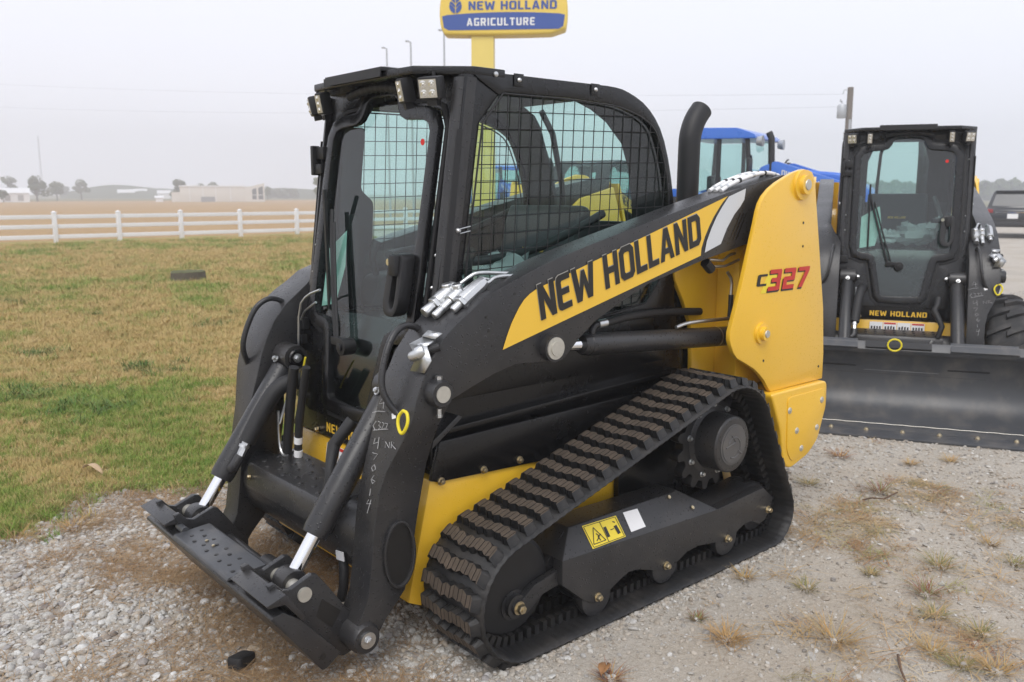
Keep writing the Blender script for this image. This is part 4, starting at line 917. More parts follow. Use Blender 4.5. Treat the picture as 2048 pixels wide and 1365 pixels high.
MB().tube([(.94, -.06+.045*math.cos(t), .530+.04*math.sin(t)) for t in np.linspace(.3, 6.6, 16)], .006, 8).build('plastic_tie', TAPE, bk)

# ---- a second one parked further back, seen through the cab glass
w3 = UD(1212, 365, 12.3); W3 = empty('skid_steer_loader', (0, 0, 0), R(200)); W3.scale = (1.05,)*3
w3b = Matrix.Rotation(R(200), 3, 'Z') @ Vector((-1.77*1.05, -.72*1.05, 0)); W3.location = (w3.x-w3b.x, w3.y-w3b.y, 0)
for ch_ in list(W2.children): dup(ch_, W3)
tag(W3, 'yellow loader standing furthest back, seen only through the glass of the near cab', 'skid steer')
W2['group'] = W3['group'] = 'skid steer loaders parked behind'
# ================================================================== sign, poles, fence
def base(px, D):
    p = UD(px, 388, D); return Vector((p.x, p.y, 0))
def hz(py, D, px=1024):
    h = base(px, D)-CAM; h.z = 0; q = (682.5-py)/FPX; return CAM.z+(q*h.dot(FW)-h.dot(UPV))/(UPV.z-q*FW.z)     # height seen at row py above that spot
MY = P('sign yellow', (.80, .58, .10), .4, var=.03); MB_ = P('sign blue', (.035, .085, .33), .4, var=.05); MPOLE = P('sign post yellow', (.72, .56, .13), .45, var=.05)
D = 22.0; s0 = base(968, D); sg = empty('dealer_sign', s0, math.atan2(CAM.y-s0.y, CAM.x-s0.x)+R(90)-R(6)); tag(sg, 'yellow and blue dealer sign reading NEW HOLLAND AGRICULTURE high on a yellow post', 'sign')
k = D/FPX; zc = hz(31, D); sw, sh = 246*k, 80*k*.98
def soft(w_, h_, bulge, n=10):
    L = []
    for i in range(n): t = -1+2*i/n; L.append((t*w_/2*.93, -h_/2-bulge*(1-t*t)*.4))
    for i in range(n): t = -1+2*i/n; L.append((w_/2*(.97+.03*(1-t*t)), t*h_/2*.8))
    for i in range(n): t = 1-2*i/n; L.append((t*w_/2*.93, h_/2+bulge*(1-t*t)))
    for i in range(n): t = 1-2*i/n; L.append((-w_/2*(.97+.03*(1-t*t)), t*h_/2*.8))
    return L
SX = 41*k
MB().prism([(x+SX, z+zc) for x, z in soft(sw, sh, .05)], 'y', -.28, .28).build('sign_box', MY, sg, bevel=.07, seg=3)
MB().box((0, 0, zc/2-.2), (.55, .40, zc-.4)).build('post', MPOLE, sg, bevel=.02)
fy = -.285
bl = [(-sw/2*.955, zc-.07*sh)]+[(sw*.955*(-.5+t), zc-.07*sh+.06*sh*4*t*(1-t)+.02) for t in np.linspace(.04, .96, 14)]+[(sw/2*.955, zc-.07*sh), (sw/2*.93, zc-.33*sh), (sw/2*.86, zc-.395*sh)]+[(-sw/2*.86, zc-.395*sh), (-sw/2*.93, zc-.33*sh)]
MB().poly([(x+SX, fy-.004, z) for x, z in bl]).build('blue_band', MB_, sg)
t = MB(); word(t, 'NEW HOLLAND', (SX-sw*.27, fy-.006, zc+.07*sh), (1, 0, 0), (0, 0, 1), .175*sh*1.15, sw*.685, gap=14); t.build('sign_lettering', MB_, sg, flip=False)
t = MB(); word(t, 'AGRICULTURE', (SX-sw*.285, fy-.009, zc-.30*sh), (1, 0, 0), (0, 0, 1), .18*sh, sw*.53, gap=20); t.build('sign_lettering', WHT, sg, flip=False)
lf = MB(); lx, lz, lr = SX-sw*.372, zc+.17*sh, .155*sh
def seg_(pts): lf.poly([(lx+a*lr, fy-.006, lz+b*lr*1.12) for a, b in pts])
def ell(t): return (.98*math.sin(t), math.cos(t))
for sx in (1, -1):
    f = lambda L: [(sx*a, b) for a, b in L]
    seg_(f([(.06, -.95), (.06, -.45)]+[(.45, -.02), (.92, .22)]+[ell(t) for t in np.linspace(1.45, 3.05, 10)]))
    seg_(f([(.06, -.28), (.06, .12), (.42, .48), (.76, .62)]+[ell(t) for t in np.linspace(.95, 1.28, 4)]+[(.5, .08)]))
    seg_(f([(.06, .30), (.06, .98)]+[ell(t) for t in np.linspace(.1, .75, 6)]+[(.38, .58)]))
lf.build('leaf_emblem', MB_, sg)
# fence
FW_ = P('white vinyl', (.78, .78, .79), .45, var=.04); fn = empty('rail_fence', (-9, -28.2, 0)); tag(fn, 'white three-rail fence along the far edge of the lawn', 'fence')
fxs = []
for px in (-180, -20, 112, 240, 364, 482, 595, 705, 812, 916, 1015):
    fxs.append(UP(px, 480, (0, -28.2, 0), (0, 1, 0)).x)
pm = None
for x in fxs:
    if pm is None: pm = MB().box((0, 0, .49), (.13, .13, .98)).prism([(-.075, -.075), (.075, -.075), (.075, .075), (-.075, .075)], 'z', .98, 1.0).lathe([(.10, 0), (.01, 1)], (0, 0, 1.0), (0, 0, 1.05), 4).build('post', FW_, fn, bevel=.01); o = pm
    else: o = pm.copy(); COL.objects.link(o); o.parent = fn
    o.location = (x+9, 0, 0)
for a, b in zip(fxs, fxs[1:]):
    for z in (.22, .55, .86): MB().box(((a+b)/2+9, .0, z), (abs(b-a)-.13, .045, .13)).build('rail', FW_, fn, bevel=.006)
# utility pole with transformer
WD = P('weathered pole wood', (.16, .135, .11), .9, var=.3, scale=3); CG = P('galvanised', (.42, .44, .46), .5, .4, var=.15)
D = 40; u = empty('utility_pole', base(1688, D)); tag(u, 'wooden utility pole with a grey transformer can near its top', 'utility pole')
H = hz(175, D); MB().lathe([(.17, 0), (.13, 1)], (0, 0, 0), (0, 0, H), 14).build('pole', WD, u)
rt = Vector((RT.x, RT.y, 0)).normalized()
MB().lathe([(.18, 0), (.21, .06), (.21, .9), (.16, 1)], Vector((0, 0, hz(237, D)))-rt*.34, Vector((0, 0, hz(210, D)))-rt*.34, 16).build('transformer', CG, u)
for dz in (.02, .08): MB().cyl(Vector((0, 0, hz(208, D)+dz))-rt*(.34+dz), Vector((0, 0, hz(203, D)+dz))-rt*(.34+dz), .03, n=8).build('insulator', CG, u)
MB().tube([Vector((0, 0, H-.1)), Vector((0, 0, H-.12))-rt*.30, Vector((0, 0, H-.30))-rt*.33], .025, 6).build('bracket', CG, u)
MB().box(rt*.05, (.05, .05, 5), None).build('conduit', CG, u) if False else MB().cyl(Vector((FW.x, FW.y, 0))*-.18, Vector((FW.x, FW.y, 0))*-.17+Vector((0, 0, hz(240, D))), .06, n=10).build('conduit', CG, u)
WR = P('wire', (.12, .12, .13), .6)
for (dz, rows, lb) in ((H-.3, (160, 182), 'upper power line running left from the utility pole'), (hz(214, D), (208, 219), 'lower power line running left from the utility pole')):
    a = base(1688, D)-rt*.33; a.z = dz; b = UD(-150, rows[0], 75); pts = []
    for t in np.linspace(0, 1, 24): p = a.lerp(b, t); p.z -= 4*.5*t*(1-t); pts.append(p)
    tag(MB().tube(pts, .0032, 5).build('power_line', WR), lb, 'power line', 'power lines overhead')
for px, top, D, lb in ((780, 97, 55, 'leftmost of three thin lamp poles behind the cab roof'), (827, 84, 52, 'middle one of three thin lamp poles behind the cab roof'), (892, 62, 48, 'rightmost of three thin lamp poles, beside the dealer sign')):
    e = empty('lamp_pole', base(px, D)); H = hz(top, D); MB().lathe([(.075, 0), (.05, 1)], (0, 0, 0), (0, 0, H), 10).build('pole', CG, e)
    MB().tube([(0, 0, H-.1), Vector((0, 0, H))-rt*.08, Vector((0, 0, H+.02))-rt*.22], .03, 6).box(Vector((0, 0, H+.03))-rt*.2, (.18, .18, .07)).build('lamp_head', CG, e); tag(e, lb, 'lamp pole', 'lamp poles behind the cab')

# ================================================================== blue tractor
TB = P('tractor blue', (.035, .15, .58), .3, var=.05, coat=.3); TG = glass('tractor glass', (.70, .88, .86)); TLIT = P('amber lamp', (.9, .28, .02), .3)
def tractor(loc, rz):
    T = empty('farm_tractor', loc, rz)
    # local: x forward
    MB().prism(rounded([(.1, 1.0), (.15, 1.85), (.6, 2.0), (1.5, 1.92), (1.95, 1.65), (2.02, .95), (1.9, .8), (.1, .8)], .12), 'y', -.36, .36).build('hood', TB, T, bevel=.06, seg=3)
    MB().box((1.0, 0, .75), (1.9, .45, .35)).build('frame_rail', BLKM, T)
    cab = MB()
    for s in (1, -1):
        for (x0, x1) in ((.18, .05), (-.42, -.42), (-1.02, -.94)): cab.cyl((x0, s*.72, 1.15), (x1, s*.70, 2.50), .04, n=8)
        cab.cyl((.18, s*.72, 1.15), (-1.02, s*.72, 1.15), .05, n=8)
    for x in (.18, -1.02): cab.cyl((x, -.72, 1.2), (x, .72, 1.2), .05, n=8)
    cab.split('cab_frame', BLKM, T)
    MB().prism(rounded([(.22, 2.48), (.18, 2.56), (-.1, 2.66), (-.7, 2.68), (-1.02, 2.60), (-1.08, 2.50)], .05), 'y', -.78, .78).build('roof', TB, T, bevel=.06, seg=3)
    for s in (1, -1): MB().poly([(.16, s*.715, 1.18), (.05, s*.70, 2.48), (-.94, s*.70, 2.48), (-1.01, s*.715, 1.18)]).build('side_glass', TG, T)
    MB().poly([(.18, -.70, 1.2), (.06, -.70, 2.48), (.06, .70, 2.48), (.18, .70, 1.2)]).build('windscreen', TG, T); MB().poly([(-1.02, -.70, 1.2), (-.94, -.70, 2.48), (-.94, .70, 2.48), (-1.02, .70, 1.2)]).build('rear_glass', TG, T)
    st = MB().box((-.5, 0, 1.25), (.45, .45, .2)).build('seat', PLAS, T, bevel=.05); MB().box((-.72, 0, 1.6), (.14, .45, .6)).build('backrest', PLAS, st, bevel=.05)
    MB().tube([(-.2, 0, 1.2), (-.25, 0, 1.6)], .03, 8).lathe([(.19, 0), (.19, 1)], (-.25, 0, 1.6), (-.24, 0, 1.63), 18).build('steering_wheel', PLAS, T)
    for s in (1, -1):
        w1 = MB().lathe([(.40, .1), (.70, 0), (.80, .08), (.80, .92), (.70, 1), (.40, .9)], (-1.05, s*.62, .80), (-1.05, s*1.08, .80), 40).build('rear_wheel', TYRE, T)
        w2 = MB().lathe([(.26, .1), (.46, 0), (.54, .08), (.54, .92), (.46, 1), (.26, .9)], (1.35, s*.60, .54), (1.35, s*.95, .54), 36).build('front_wheel', TYRE, T)
        for w_, c_, r_ in ((w1, (-1.05, .80), .42), (w2, (1.35, .54), .27)): MB().lathe([(.05, .9), (r_*.6, .6), (r_, 1)], (c_[0], s*.70, c_[1]), (c_[0], s*1.0, c_[1]), 24, cap=False).build('rim', WHT, w_)
        MB().prism(rounded([(-.25, 1.15), (-.45, 1.55), (-1.05, 1.68), (-1.7, 1.5), (-1.85, 1.2), (-1.6, 1.35), (-1.05, 1.55), (-.55, 1.4)], .05), 'y', *Y(s, .66, 1.08)).build('fender', TB, T, bevel=.03)
        la = MB().prism(rounded([(.05, 1.45), (.25, 2.02), (.50, 2.12), (1.55, 1.78), (2.35, 1.05), (2.45, .40), (2.30, .36), (2.15, .95), (1.40, 1.52), (.55, 1.80), (.30, 1.35)], .05), 'y', *Y(s, .50, .60)).build('loader_arm', TB, T, bevel=.015)
        t = MB(); ex = Vector((s, 0, -s*.43)); word(t, 'NEW HOLLAND', (.55 if s > 0 else 1.35, s*.606, 1.90 if s > 0 else 1.64), (1*s*1.0, 0, -.32*s), (.2*0, 0, 1), .10, .78); t.build('loader_lettering', SIL, la, flip=False)
        MB().prism([(.0, .8), (.05, 1.45), (.30, 1.35), (.35, .8)], 'y', *Y(s, .42, .52)).build('loader_post', TB, T, bevel=.01)
        MB().tube([(.1, s*.78, 2.05), (.2, s*.95, 2.0), (.25, s*1.10, 2.18), (.25, s*1.22, 2.2)], .016, 6, smooth=1).build('mirror_arm', BLKM, T)
        MB().box((.26, s*1.24, 1.98), (.06, .20, .34)).build('mirror', BLKM, T, bevel=.03)
        MB().box((.15, s*.78, 1.62), (.06, .12, .08)).build('marker_lamp', TLIT, T, bevel=.02)
        MB().lathe([(.07, 0), (.09, 1)], (.2, s*.66, 2.44), (.3, s*.66, 2.44), 12).build('roof_lamp', CG, T)
    MB().tube([(.42, -.55, 1.2), (.42, -.55, 2.45), (.36, -.55, 2.58)], .055, 12, smooth=1).build('exhaust', BLKM, T)
    for k_ in range(3): MB().tube([(.35, .3-.1*k_, 1.7), (.30, .3-.1*k_, 2.0), (.45, .3-.1*k_, 2.02), (.5, .3-.1*k_, 1.75)], .02, 6, smooth=2).build('hose', HOSE, T)
    bu = MB().prism([(2.45, .15), (3.1, .12), (2.6, .3), (2.42, .55), (2.5, .8), (2.38, .8), (2.32, .5)], 'y', -1.0, 1.0).build('bucket', TB, T, bevel=.01)
    return T
b1 = base(1508, 15.0); T1 = tractor(b1, math.atan2(CAM.y-b1.y, CAM.x-b1.x)+R(74)); tag(T1, 'blue farm tractor with front loader and cab behind the yellow tower', 'tractor', 'blue tractors parked behind')
T2 = dup(T1); b2_ = base(1022, 33); T2.location = b2_; T2.rotation_euler = (0, 0, math.atan2(CAM.y-b2_.y, CAM.x-b2_.x)+R(20)); tag(T2, 'blue farm tractor standing by the sign post, seen through the cab side window', 'tractor')

# ================================================================== black car
CB = P('black car paint', (.012, .013, .015), .2, var=.1, coat=.6); CGL = P('dark car glass', (.02, .025, .03), .06)
c0 = base(2035, 33); cr = empty('parked_car', c0, math.atan2(CAM.y-c0.y, CAM.x-c0.x)+R(180)-R(2)); tag(cr, 'black sport utility car seen from behind at the right edge', 'car')
pf = [(-2.35, .45), (-2.40, .75), (-2.35, 1.05), (-2.25, 1.12), (-1.95, 1.62), (-1.75, 1.70), (.2, 1.70), (.9, 1.15), (2.1, 1.0), (2.3, .8), (2.3, .4)]
body = MB(); rows = []
for y, sc in ((-.95, .0), (-.97, .4), (-.93, .75), (-.78, 1.0), (0, 1.03), (.78, 1.0), (.93, .75), (.97, .4), (.95, .0)):
    pass
lo_p = [(-2.38, .40), (-2.42, .62), (-2.38, 1.02), (-2.25, 1.10), (.95, 1.12), (2.1, 1.0), (2.3, .8), (2.3, .4)]
MB().prism(lo_p, 'y', -.95, .95).build('body', CB, cr, bevel=.10, seg=4)
MB().add([(-2.2, -.86, 1.08), (1.0, -.86, 1.08), (.2, -.68, 1.68), (-1.85, -.68, 1.70), (-2.2, .86, 1.08), (1.0, .86, 1.08), (.2, .68, 1.68), (-1.85, .68, 1.70)], [(0, 1, 2, 3), (7, 6, 5, 4), (0, 3, 7, 4), (1, 5, 6, 2), (3, 2, 6, 7)]).build('cabin', CB, cr, bevel=.08, seg=3)
MB().poly([(-2.165, -.70, 1.16), (-2.165, .70, 1.16), (-1.945, .60, 1.58), (-1.945, -.60, 1.58)]).build('rear_window', CGL, cr)
MB().box((-1.88, 0, 1.70), (.28, 1.25, .04)).build('roof_spoiler', CB, cr, bevel=.015)
for s in (1, -1):
    MB().poly([(-1.95, s*.842, 1.16), (.75, s*.842, 1.16), (.15, s*.715, 1.60), (-1.75, s*.715, 1.60)]).build('side_window', CGL, cr)
    MB().box((-2.38, s*.78, .98), (.08, .30, .14)).build('tail_lamp', P('tail lamp red', (.25, .01, .01), .2), cr, bevel=.03)
    for x in (-1.45, 1.45): MB().lathe([(.2, .1), (.34, 0), (.37, .1), (.37, .9), (.34, 1), (.2, .9)], (x, s*.72, .37), (x, s*.96, .37), 26).build('wheel', TYRE, cr)
MB().box((-2.43, 0, .93), (.03, 1.1, .03)).build('chrome_trim', CHR, cr); MB().box((-2.425, 0, .80), (.02, .34, .17)).build('number_plate', WHT, cr)
MB().box((-2.42, 0, .52), (.12, 1.7, .16)).build('bumper', BLKM, cr, bevel=.04)

# ================================================================== far buildings, mast, hills
WB = P('pale metal cladding', (.62, .60, .55), .6, var=.05, scale=.5); WBR = P('white roof metal', (.75, .76, .77), .5); WIN = P('dark window', (.06, .07, .08), .2)
def facing(px, D, name):
    p = base(px, D); e = empty(name, p, math.atan2(CAM.y-p.y, CAM.x-p.x)+math.pi/2); return e   # local -y... x to the right as seen, -y towards viewer
Df = 182.; kf = Df/FPX; fb = facing(440, Df, 'office_building'); tag(fb, 'long pale flat-roofed building with a slanted glass end beyond the field', 'building')
bh = hz(374, Df); bxs = lambda px: -(440-px)*kf
MB().box(((bxs(365)+bxs(487))/2, 4, bh/2), (bxs(487)-bxs(365), 8, bh)).build('wall', WB, fb, bevel=.05)
MB().box(((bxs(363)+bxs(489))/2, 4, bh+.12), (bxs(489)-bxs(363), 8.3, .25)).build('roof', WBR, fb)
for px in (383, 408, 432, 460): MB().box((bxs(px), -.06, bh/2), (.12, .12, bh)).build('pilaster', WBR, fb)
MB().box((bxs(417), -.08, hz(397, Df)/2), (bxs(430)-bxs(404), .14, hz(391, Df))).build('garage_door', P('grey door', (.22, .23, .24), .6), fb)
MB().prism([(bxs(487), 0), (bxs(487), bh), (bxs(500), bh+.1), (bxs(526), hz(366, Df)), (bxs(526), 0)], 'y', 0, 7).build('entrance_block', WB, fb)
for a, b in ((502, 510), (514, 523)):
    MB().poly([(bxs(a), -.05, .5), (bxs(b), -.05, .5), (bxs(b), -.05, hz(379-(b-500)*.28, Df)), (bxs(a), -.05, hz(380-(a-500)*.28, Df))]).build('window', WIN, fb)
    MB().box((bxs((a+b)/2), -.07, 1.4), (bxs(b)-bxs(a), .06, .12)).build('mullion', WBR, fb)
MB().box((bxs(358), 3, 1.0), (bxs(367)-bxs(349), 5, 2.0)).build('annex', WB, fb)
for (px0, px1, top, bot, D, lb) in ((-25, 53, 376, 394, 170, 'white shed with a low pitched roof at the left edge beyond the field'), (237, 268, 379, 385, 330, 'small white shed far off, left one of the two side by side'), (270, 293, 378, 384, 335, 'small white shed far off, right one of the two side by side'), (316, 340, 381, 386, 300, 'small white shed far off nearest the pale office building'), (311, 325, 392, 398, 178, 'low white trailer standing on the field edge')):
    kk = D/FPX; e = facing((px0+px1)/2, D, 'shed' if 'trailer' not in lb else 'trailer'); tag(e, lb, 'shed' if 'trailer' not in lb else 'trailer', 'far white sheds'); h_ = max(1.2, hz(top, D)); w_ = (px1-px0)*kk
    MB().box((0, 3, h_*.32), (w_, 6, h_*.64)).build('wall', WBR, e); MB().prism([(-.2, h_*.64), (3, h_), (6.2, h_*.64)], 'x', -w_/2-.2, w_/2+.2).build('roof', WBR, e)
    if top == 376:
        for q in (-.3, 0, .3): MB().poly([(w_*q-.5, -.05, .3), (w_*q+.5, -.05, .3), (w_*q+.5, -.05, h_*.5), (w_*q-.5, -.05, h_*.5)]).build('door', P('shed door', (.3, .3, .3), .6), e)
D = 300; ms = empty('radio_mast', base(86, D)); tag(ms, 'thin radio mast rising behind the trees at far left', 'mast'); H = hz(272, D)
lat = MB()
for k_ in range(3): a = 2.1*k_; lat.cyl((.35*math.cos(a), .35*math.sin(a), 0), (.12*math.cos(a), .12*math.sin(a), H), .05, n=5)
for i in range(24): z = H*i/24; r_ = .35-.23*i/24; lat.cyl((r_, 0, z), (-r_*.5, r_*.86, z+H/24), .03, n=4).cyl((-r_*.5, r_*.86, z), (-r_*.5, -r_*.86, z+H/24), .03, n=4)
lat.build('lattice', CG, ms)
M_HILL = soil('wooded hill', [(.06, 6, [(.3, (.035, .055, .025)), (.7, (.06, .085, .035))], 1, None)], [])
def hill(px0, px1, D, tops):
    rows = []
    for d_ in (0, 25, 60): 
        row = []
        for i, tp in enumerate(tops):
            px = px0+(px1-px0)*i/(len(tops)-1); p = base(px, D+d_); row.append((p.x, p.y, (0 if d_ == 0 else max(.2, hz(tp, D+d_))*(1 if d_ < 50 else .9))))
        rows.append(row)
    o = MB().grid(rows).build('hill', M_HILL); tag(o, kind='structure'); return o
hill(120, 420, 320, [386, 382, 376, 372, 370, 371, 374, 377, 378, 381, 384, 386]); hill(500, 700, 310, [381, 378, 376, 378, 380, 377, 380])

# ================================================================== trees
BARK = P('bark', (.09, .07, .055), .9, var=.3)
LEAF = []
for nm, c in (('leaf dark', (.045, .075, .022)), ('leaf mid', (.07, .10, .03)), ('leaf pale', (.12, .14, .055))):
    m = P(nm, c, .7, var=.45, scale=.9); LEAF.append(m)
def tree(px, D, top, wpx, lb, kind=0, seed=0, group=None, bot=None):
    r_ = random.Random(seed); H = hz(top, D); Wd = wpx*D/FPX; t = empty('tree', base(px, D)); tag(t, lb, 'tree', group)
    tr = MB().tube([(0, 0, 0), (.02*H, 0, H*.35), (0, .02*H, H*.75)], [.035*H, .025*H, .008*H], 8)
    for k_ in range(6):
        a = k_*1.1; z = H*(.25+.07*k_); tr.tube([(0, 0, z), (Wd*.2*math.cos(a), Wd*.2*math.sin(a), z+.12*H), (Wd*.36*math.cos(a), Wd*.36*math.sin(a), z+.2*H)], [.014*H, .009*H, .004*H], 5)
    tr.build('trunk', BARK, t)
    b = MB(); lobes = []
    for k_ in range(17):
        a = r_.uniform(0, 6.28); z = H*r_.uniform(.30, .86); q = r_.uniform(.1, .42)*Wd*(1.15-.6*z/H); lobes.append((q*math.cos(a), q*math.sin(a), z, r_.uniform(.09, .19)*Wd))
    lobes.append((0, 0, H*.80, .2*H if Wd > H else .24*Wd))
    vs = []; fs = []; n = 2400; lf_ = .036*Wd+.05
    for i in range(n):
        cx, cy, cz, R_ = lobes[r_.randrange(len(lobes))]; d_ = Vector((r_.gauss(0, 1), r_.gauss(0, 1), r_.gauss(0, 1))).normalized(); rr = R_*(.55+.5*r_.random()**.6)
        p = Vector((cx, cy, cz))+Vector((d_.x*rr, d_.y*rr, d_.z*rr*.8))
        if p.z > H: p.z = H-r_.random()*.1*H
        if p.z < .1*H: p.z = .1*H+r_.random()*.1*H
        u_ = Vector((r_.gauss(0, 1), r_.gauss(0, 1), r_.gauss(0, .6))).normalized()*lf_*r_.uniform(.5, 1.2); v_ = u_.cross(d_).normalized()*lf_*r_.uniform(.4, .9)
        k0 = len(vs); vs += [p-u_, p+v_, p+u_, p-v_]; fs.append((k0, k0+1, k0+2, k0+3))
    b.add(vs, fs); b.build('crown', LEAF[kind], t, flip=False)
TR = [(18, 235, 350, 44, 'broad tree behind the white shed at the left edge', 1), (6, 168, 379, 22, 'small dark bush beside the white shed at the left edge', 0), (74, 190, 350, 50, 'dark round-headed tree standing in front of the radio mast', 0), (114, 220, 361, 40, 'lower tree just right of the tree at the mast', 1), (163, 240, 355, 34, 'lone tree on the field edge right of the mast', 1), (360, 200, 358, 38, 'round tree at the left end of the pale office building', 0),
      (402, 260, 366, 30, 'left one of two tree tops above the office building roof', 1), (425, 265, 364, 34, 'right one of two tree tops above the office building roof', 1), (535, 240, 371, 22, 'small tree at the slanted end of the office building', 1), (636, 150, 350, 34, 'pale leafy tree close beside the cab door hinge', 2), (660, 190, 365, 44, 'hazy tree seen through the cab door glass', 1), (500, 330, 377, 40, 'hazy bush row behind the office building', 1), (570, 300, 379, 70, 'low hazy hedge right of the office building', 0), (130, 330, 372, 26, 'faint tree between the mast tree and the lone tree', 1)]
for i, (px, D, top, w_, lb, kd) in enumerate(TR): tree(px, D, top, w_, lb, kd, 10+i, 'trees beyond the field')
# far wood to the right reads as one mass
def wood(px0, px1, D, tops, seed):
    r_ = random.Random(seed); vs = []; fs = []
    for i in range(9000):
        t = r_.random(); px = px0+(px1-px0)*t; p = base(px, D+r_.uniform(0, 12)); tp = float(np.interp(t*(len(tops)-1), range(len(tops)), tops))+3*math.sin(px*.21)+2*math.sin(px*.083+1); H = hz(tp, D)
        z = H*r_.random()**.6; p.z = z; u_ = Vector((r_.gauss(0, 1), r_.gauss(0, 1), r_.gauss(0, .7))).normalized()*r_.uniform(.3, .8); v_ = u_.cross(Vector((r_.gauss(0, 1), r_.gauss(0, 1), r_.gauss(0, 1)))).normalized()*r_.uniform(.3, .7)
        k0 = len(vs); vs += [p-u_, p+v_, p+u_, p-v_]; fs.append((k0, k0+1, k0+2, k0+3))
    o = MB().add(vs, fs).build('far_wood', LEAF[1], flip=False); tag(o, 'hazy line of trees along the horizon on the right', 'wood', kind='stuff')
wood(1580, 2200, 210, [372, 368, 365, 366, 364, 362, 361, 362], 5)
# haze over the whole place
hm = bpy.data.materials.new('haze'); hm.use_nodes = True; n = hm.node_tree.nodes; n.clear(); o_ = n.new('ShaderNodeOutputMaterial'); pv = n.new('ShaderNodeVolumePrincipled')
pv.inputs['Color'].default_value = (.90, .92, .97, 1); pv.inputs['Density'].default_value = .0030; pv.inputs['Anisotropy'].default_value = .2; hm.node_tree.links.new(pv.outputs[0], o_.inputs['Volume'])
hzo = MB().box((0, 0, 14.5), (820, 820, 31)).build('haze', hm); tag(hzo, 'pale damp haze hanging over the whole lot and fields', 'haze', kind='stuff')
# ================================================================== gravel, grass, straw
def scatter(name, pts, rot, scl, idx, protos, label, cat, parent=None):
    """one stuff object: a point cloud that carries instances of the small meshes"""
    me = bpy.data.meshes.new(name); me.vertices.add(len(pts)); me.vertices.foreach_set('co', np.asarray(pts, np.float32).ravel())
    for nm, tp, ar in (('rot', 'FLOAT_VECTOR', rot), ('scl', 'FLOAT_VECTOR', scl), ('idx', 'INT', idx)):
        a = me.attributes.new(nm, tp, 'POINT'); a.data.foreach_set('value' if tp == 'INT' else 'vector', np.asarray(ar).ravel().astype(np.int32 if tp == 'INT' else np.float32))
    o = bpy.data.objects.new(name, me); COL.objects.link(o)
    pc = bpy.data.collections.new(name+'_shapes')
    for p in protos: pc.objects.link(p)
    g = bpy.data.node_groups.new(name, 'GeometryNodeTree'); g.interface.new_socket('Geometry', in_out='INPUT', socket_type='NodeSocketGeometry'); g.interface.new_socket('Geometry', in_out='OUTPUT', socket_type='NodeSocketGeometry')
    N = g.nodes; L = g.links; gi = N.new('NodeGroupInput'); go = N.new('NodeGroupOutput'); ip = N.new('GeometryNodeInstanceOnPoints'); ci = N.new('GeometryNodeCollectionInfo')
    ci.inputs[0].default_value = pc; ci.inputs['Separate Children'].default_value = True; ci.inputs['Reset Children'].default_value = True
    def at(nm, dt):
        a = N.new('GeometryNodeInputNamedAttribute'); a.data_type = dt; a.inputs[0].default_value = nm; return a.outputs[0]
    L.new(gi.outputs[0], ip.inputs['Points']); L.new(ci.outputs[0], ip.inputs['Instance']); ip.inputs['Pick Instance'].default_value = True
    L.new(at('idx', 'INT'), ip.inputs['Instance Index']); L.new(at('rot', 'FLOAT_VECTOR'), ip.inputs['Rotation']); L.new(at('scl', 'FLOAT_VECTOR'), ip.inputs['Scale']); L.new(ip.outputs[0], go.inputs[0])
    md = o.modifiers.new('scatter', 'NODES'); md.node_group = g; tag(o, label, cat, kind='stuff'); return o
def proto(mb, name, mat, sharp=60):
    o = mb.build(name, mat, flip=False, sharp=sharp); COL.objects.unlink(o); return o
def randmat(name, stops, rough=.85, bump=0):
    m = bpy.data.materials.new(name); m.use_nodes = True; n = m.node_tree.nodes; l = m.node_tree.links; b = n['Principled BSDF']; b.inputs['Roughness'].default_value = rough; b.inputs['Specular IOR Level'].default_value = .2
    oi = n.new('ShaderNodeObjectInfo'); r_ = ramp(n, stops); r_.color_ramp.interpolation = 'LINEAR'; l.new(oi.outputs['Random'], r_.inputs[0])
    tc = n.new('ShaderNodeTexCoord'); z = n.new('ShaderNodeTexNoise'); z.inputs['Scale'].default_value = 3; z.inputs['Detail'].default_value = 4; l.new(tc.outputs['Object'], z.inputs[0])
    mm = n.new('ShaderNodeMix'); mm.data_type = 'RGBA'; mm.blend_type = 'MULTIPLY'; mm.inputs[0].default_value = .5; rr = ramp(n, [(.3, (.55, .55, .55)), (.7, (1.2, 1.2, 1.2))]); l.new(z.outputs['Fac'], rr.inputs[0])
    l.new(r_.outputs[0], mm.inputs[6]); l.new(rr.outputs[0], mm.inputs[7]); l.new(mm.outputs[2], b.inputs['Base Color']); return m
# ---- stones
STN = randmat('gravel stone', [(0, (.36, .34, .31)), (.25, (.54, .53, .50)), (.5, (.43, .41, .37)), (.72, (.63, .625, .60)), (.85, (.29, .27, .26)), (.95, (.49, .42, .33)), (1, (.23, .20, .18))])
pebs = []
for k in range(8):
    bm = bmesh.new(); bmesh.ops.create_icosphere(bm, subdivisions=2, radius=1); r_ = random.Random(k); ax = [r_.uniform(.7, 1.25), r_.uniform(.6, 1.0), r_.uniform(.42, .75)]
    pl = [(Vector((r_.gauss(0, 1), r_.gauss(0, 1), r_.gauss(0, 1))).normalized(), r_.uniform(.55, .85)) for _ in range(7)]
    for v in bm.verts:
        for n_, d_ in pl:
            e = v.co.dot(n_)-d_
            if e > 0: v.co -= n_*e*.85
        v.co = Vector((v.co.x*ax[0], v.co.y*ax[1], v.co.z*ax[2]))*(1+r_.uniform(-.04, .04))
    me = bpy.data.meshes.new('pebble'); bm.to_mesh(me); bm.free(); me.materials.append(STN); me.polygons.foreach_set('use_smooth', [True]*len(me.polygons)); me.set_sharp_from_angle(angle=R(38)); pebs.append(bpy.data.objects.new('pebble', me))
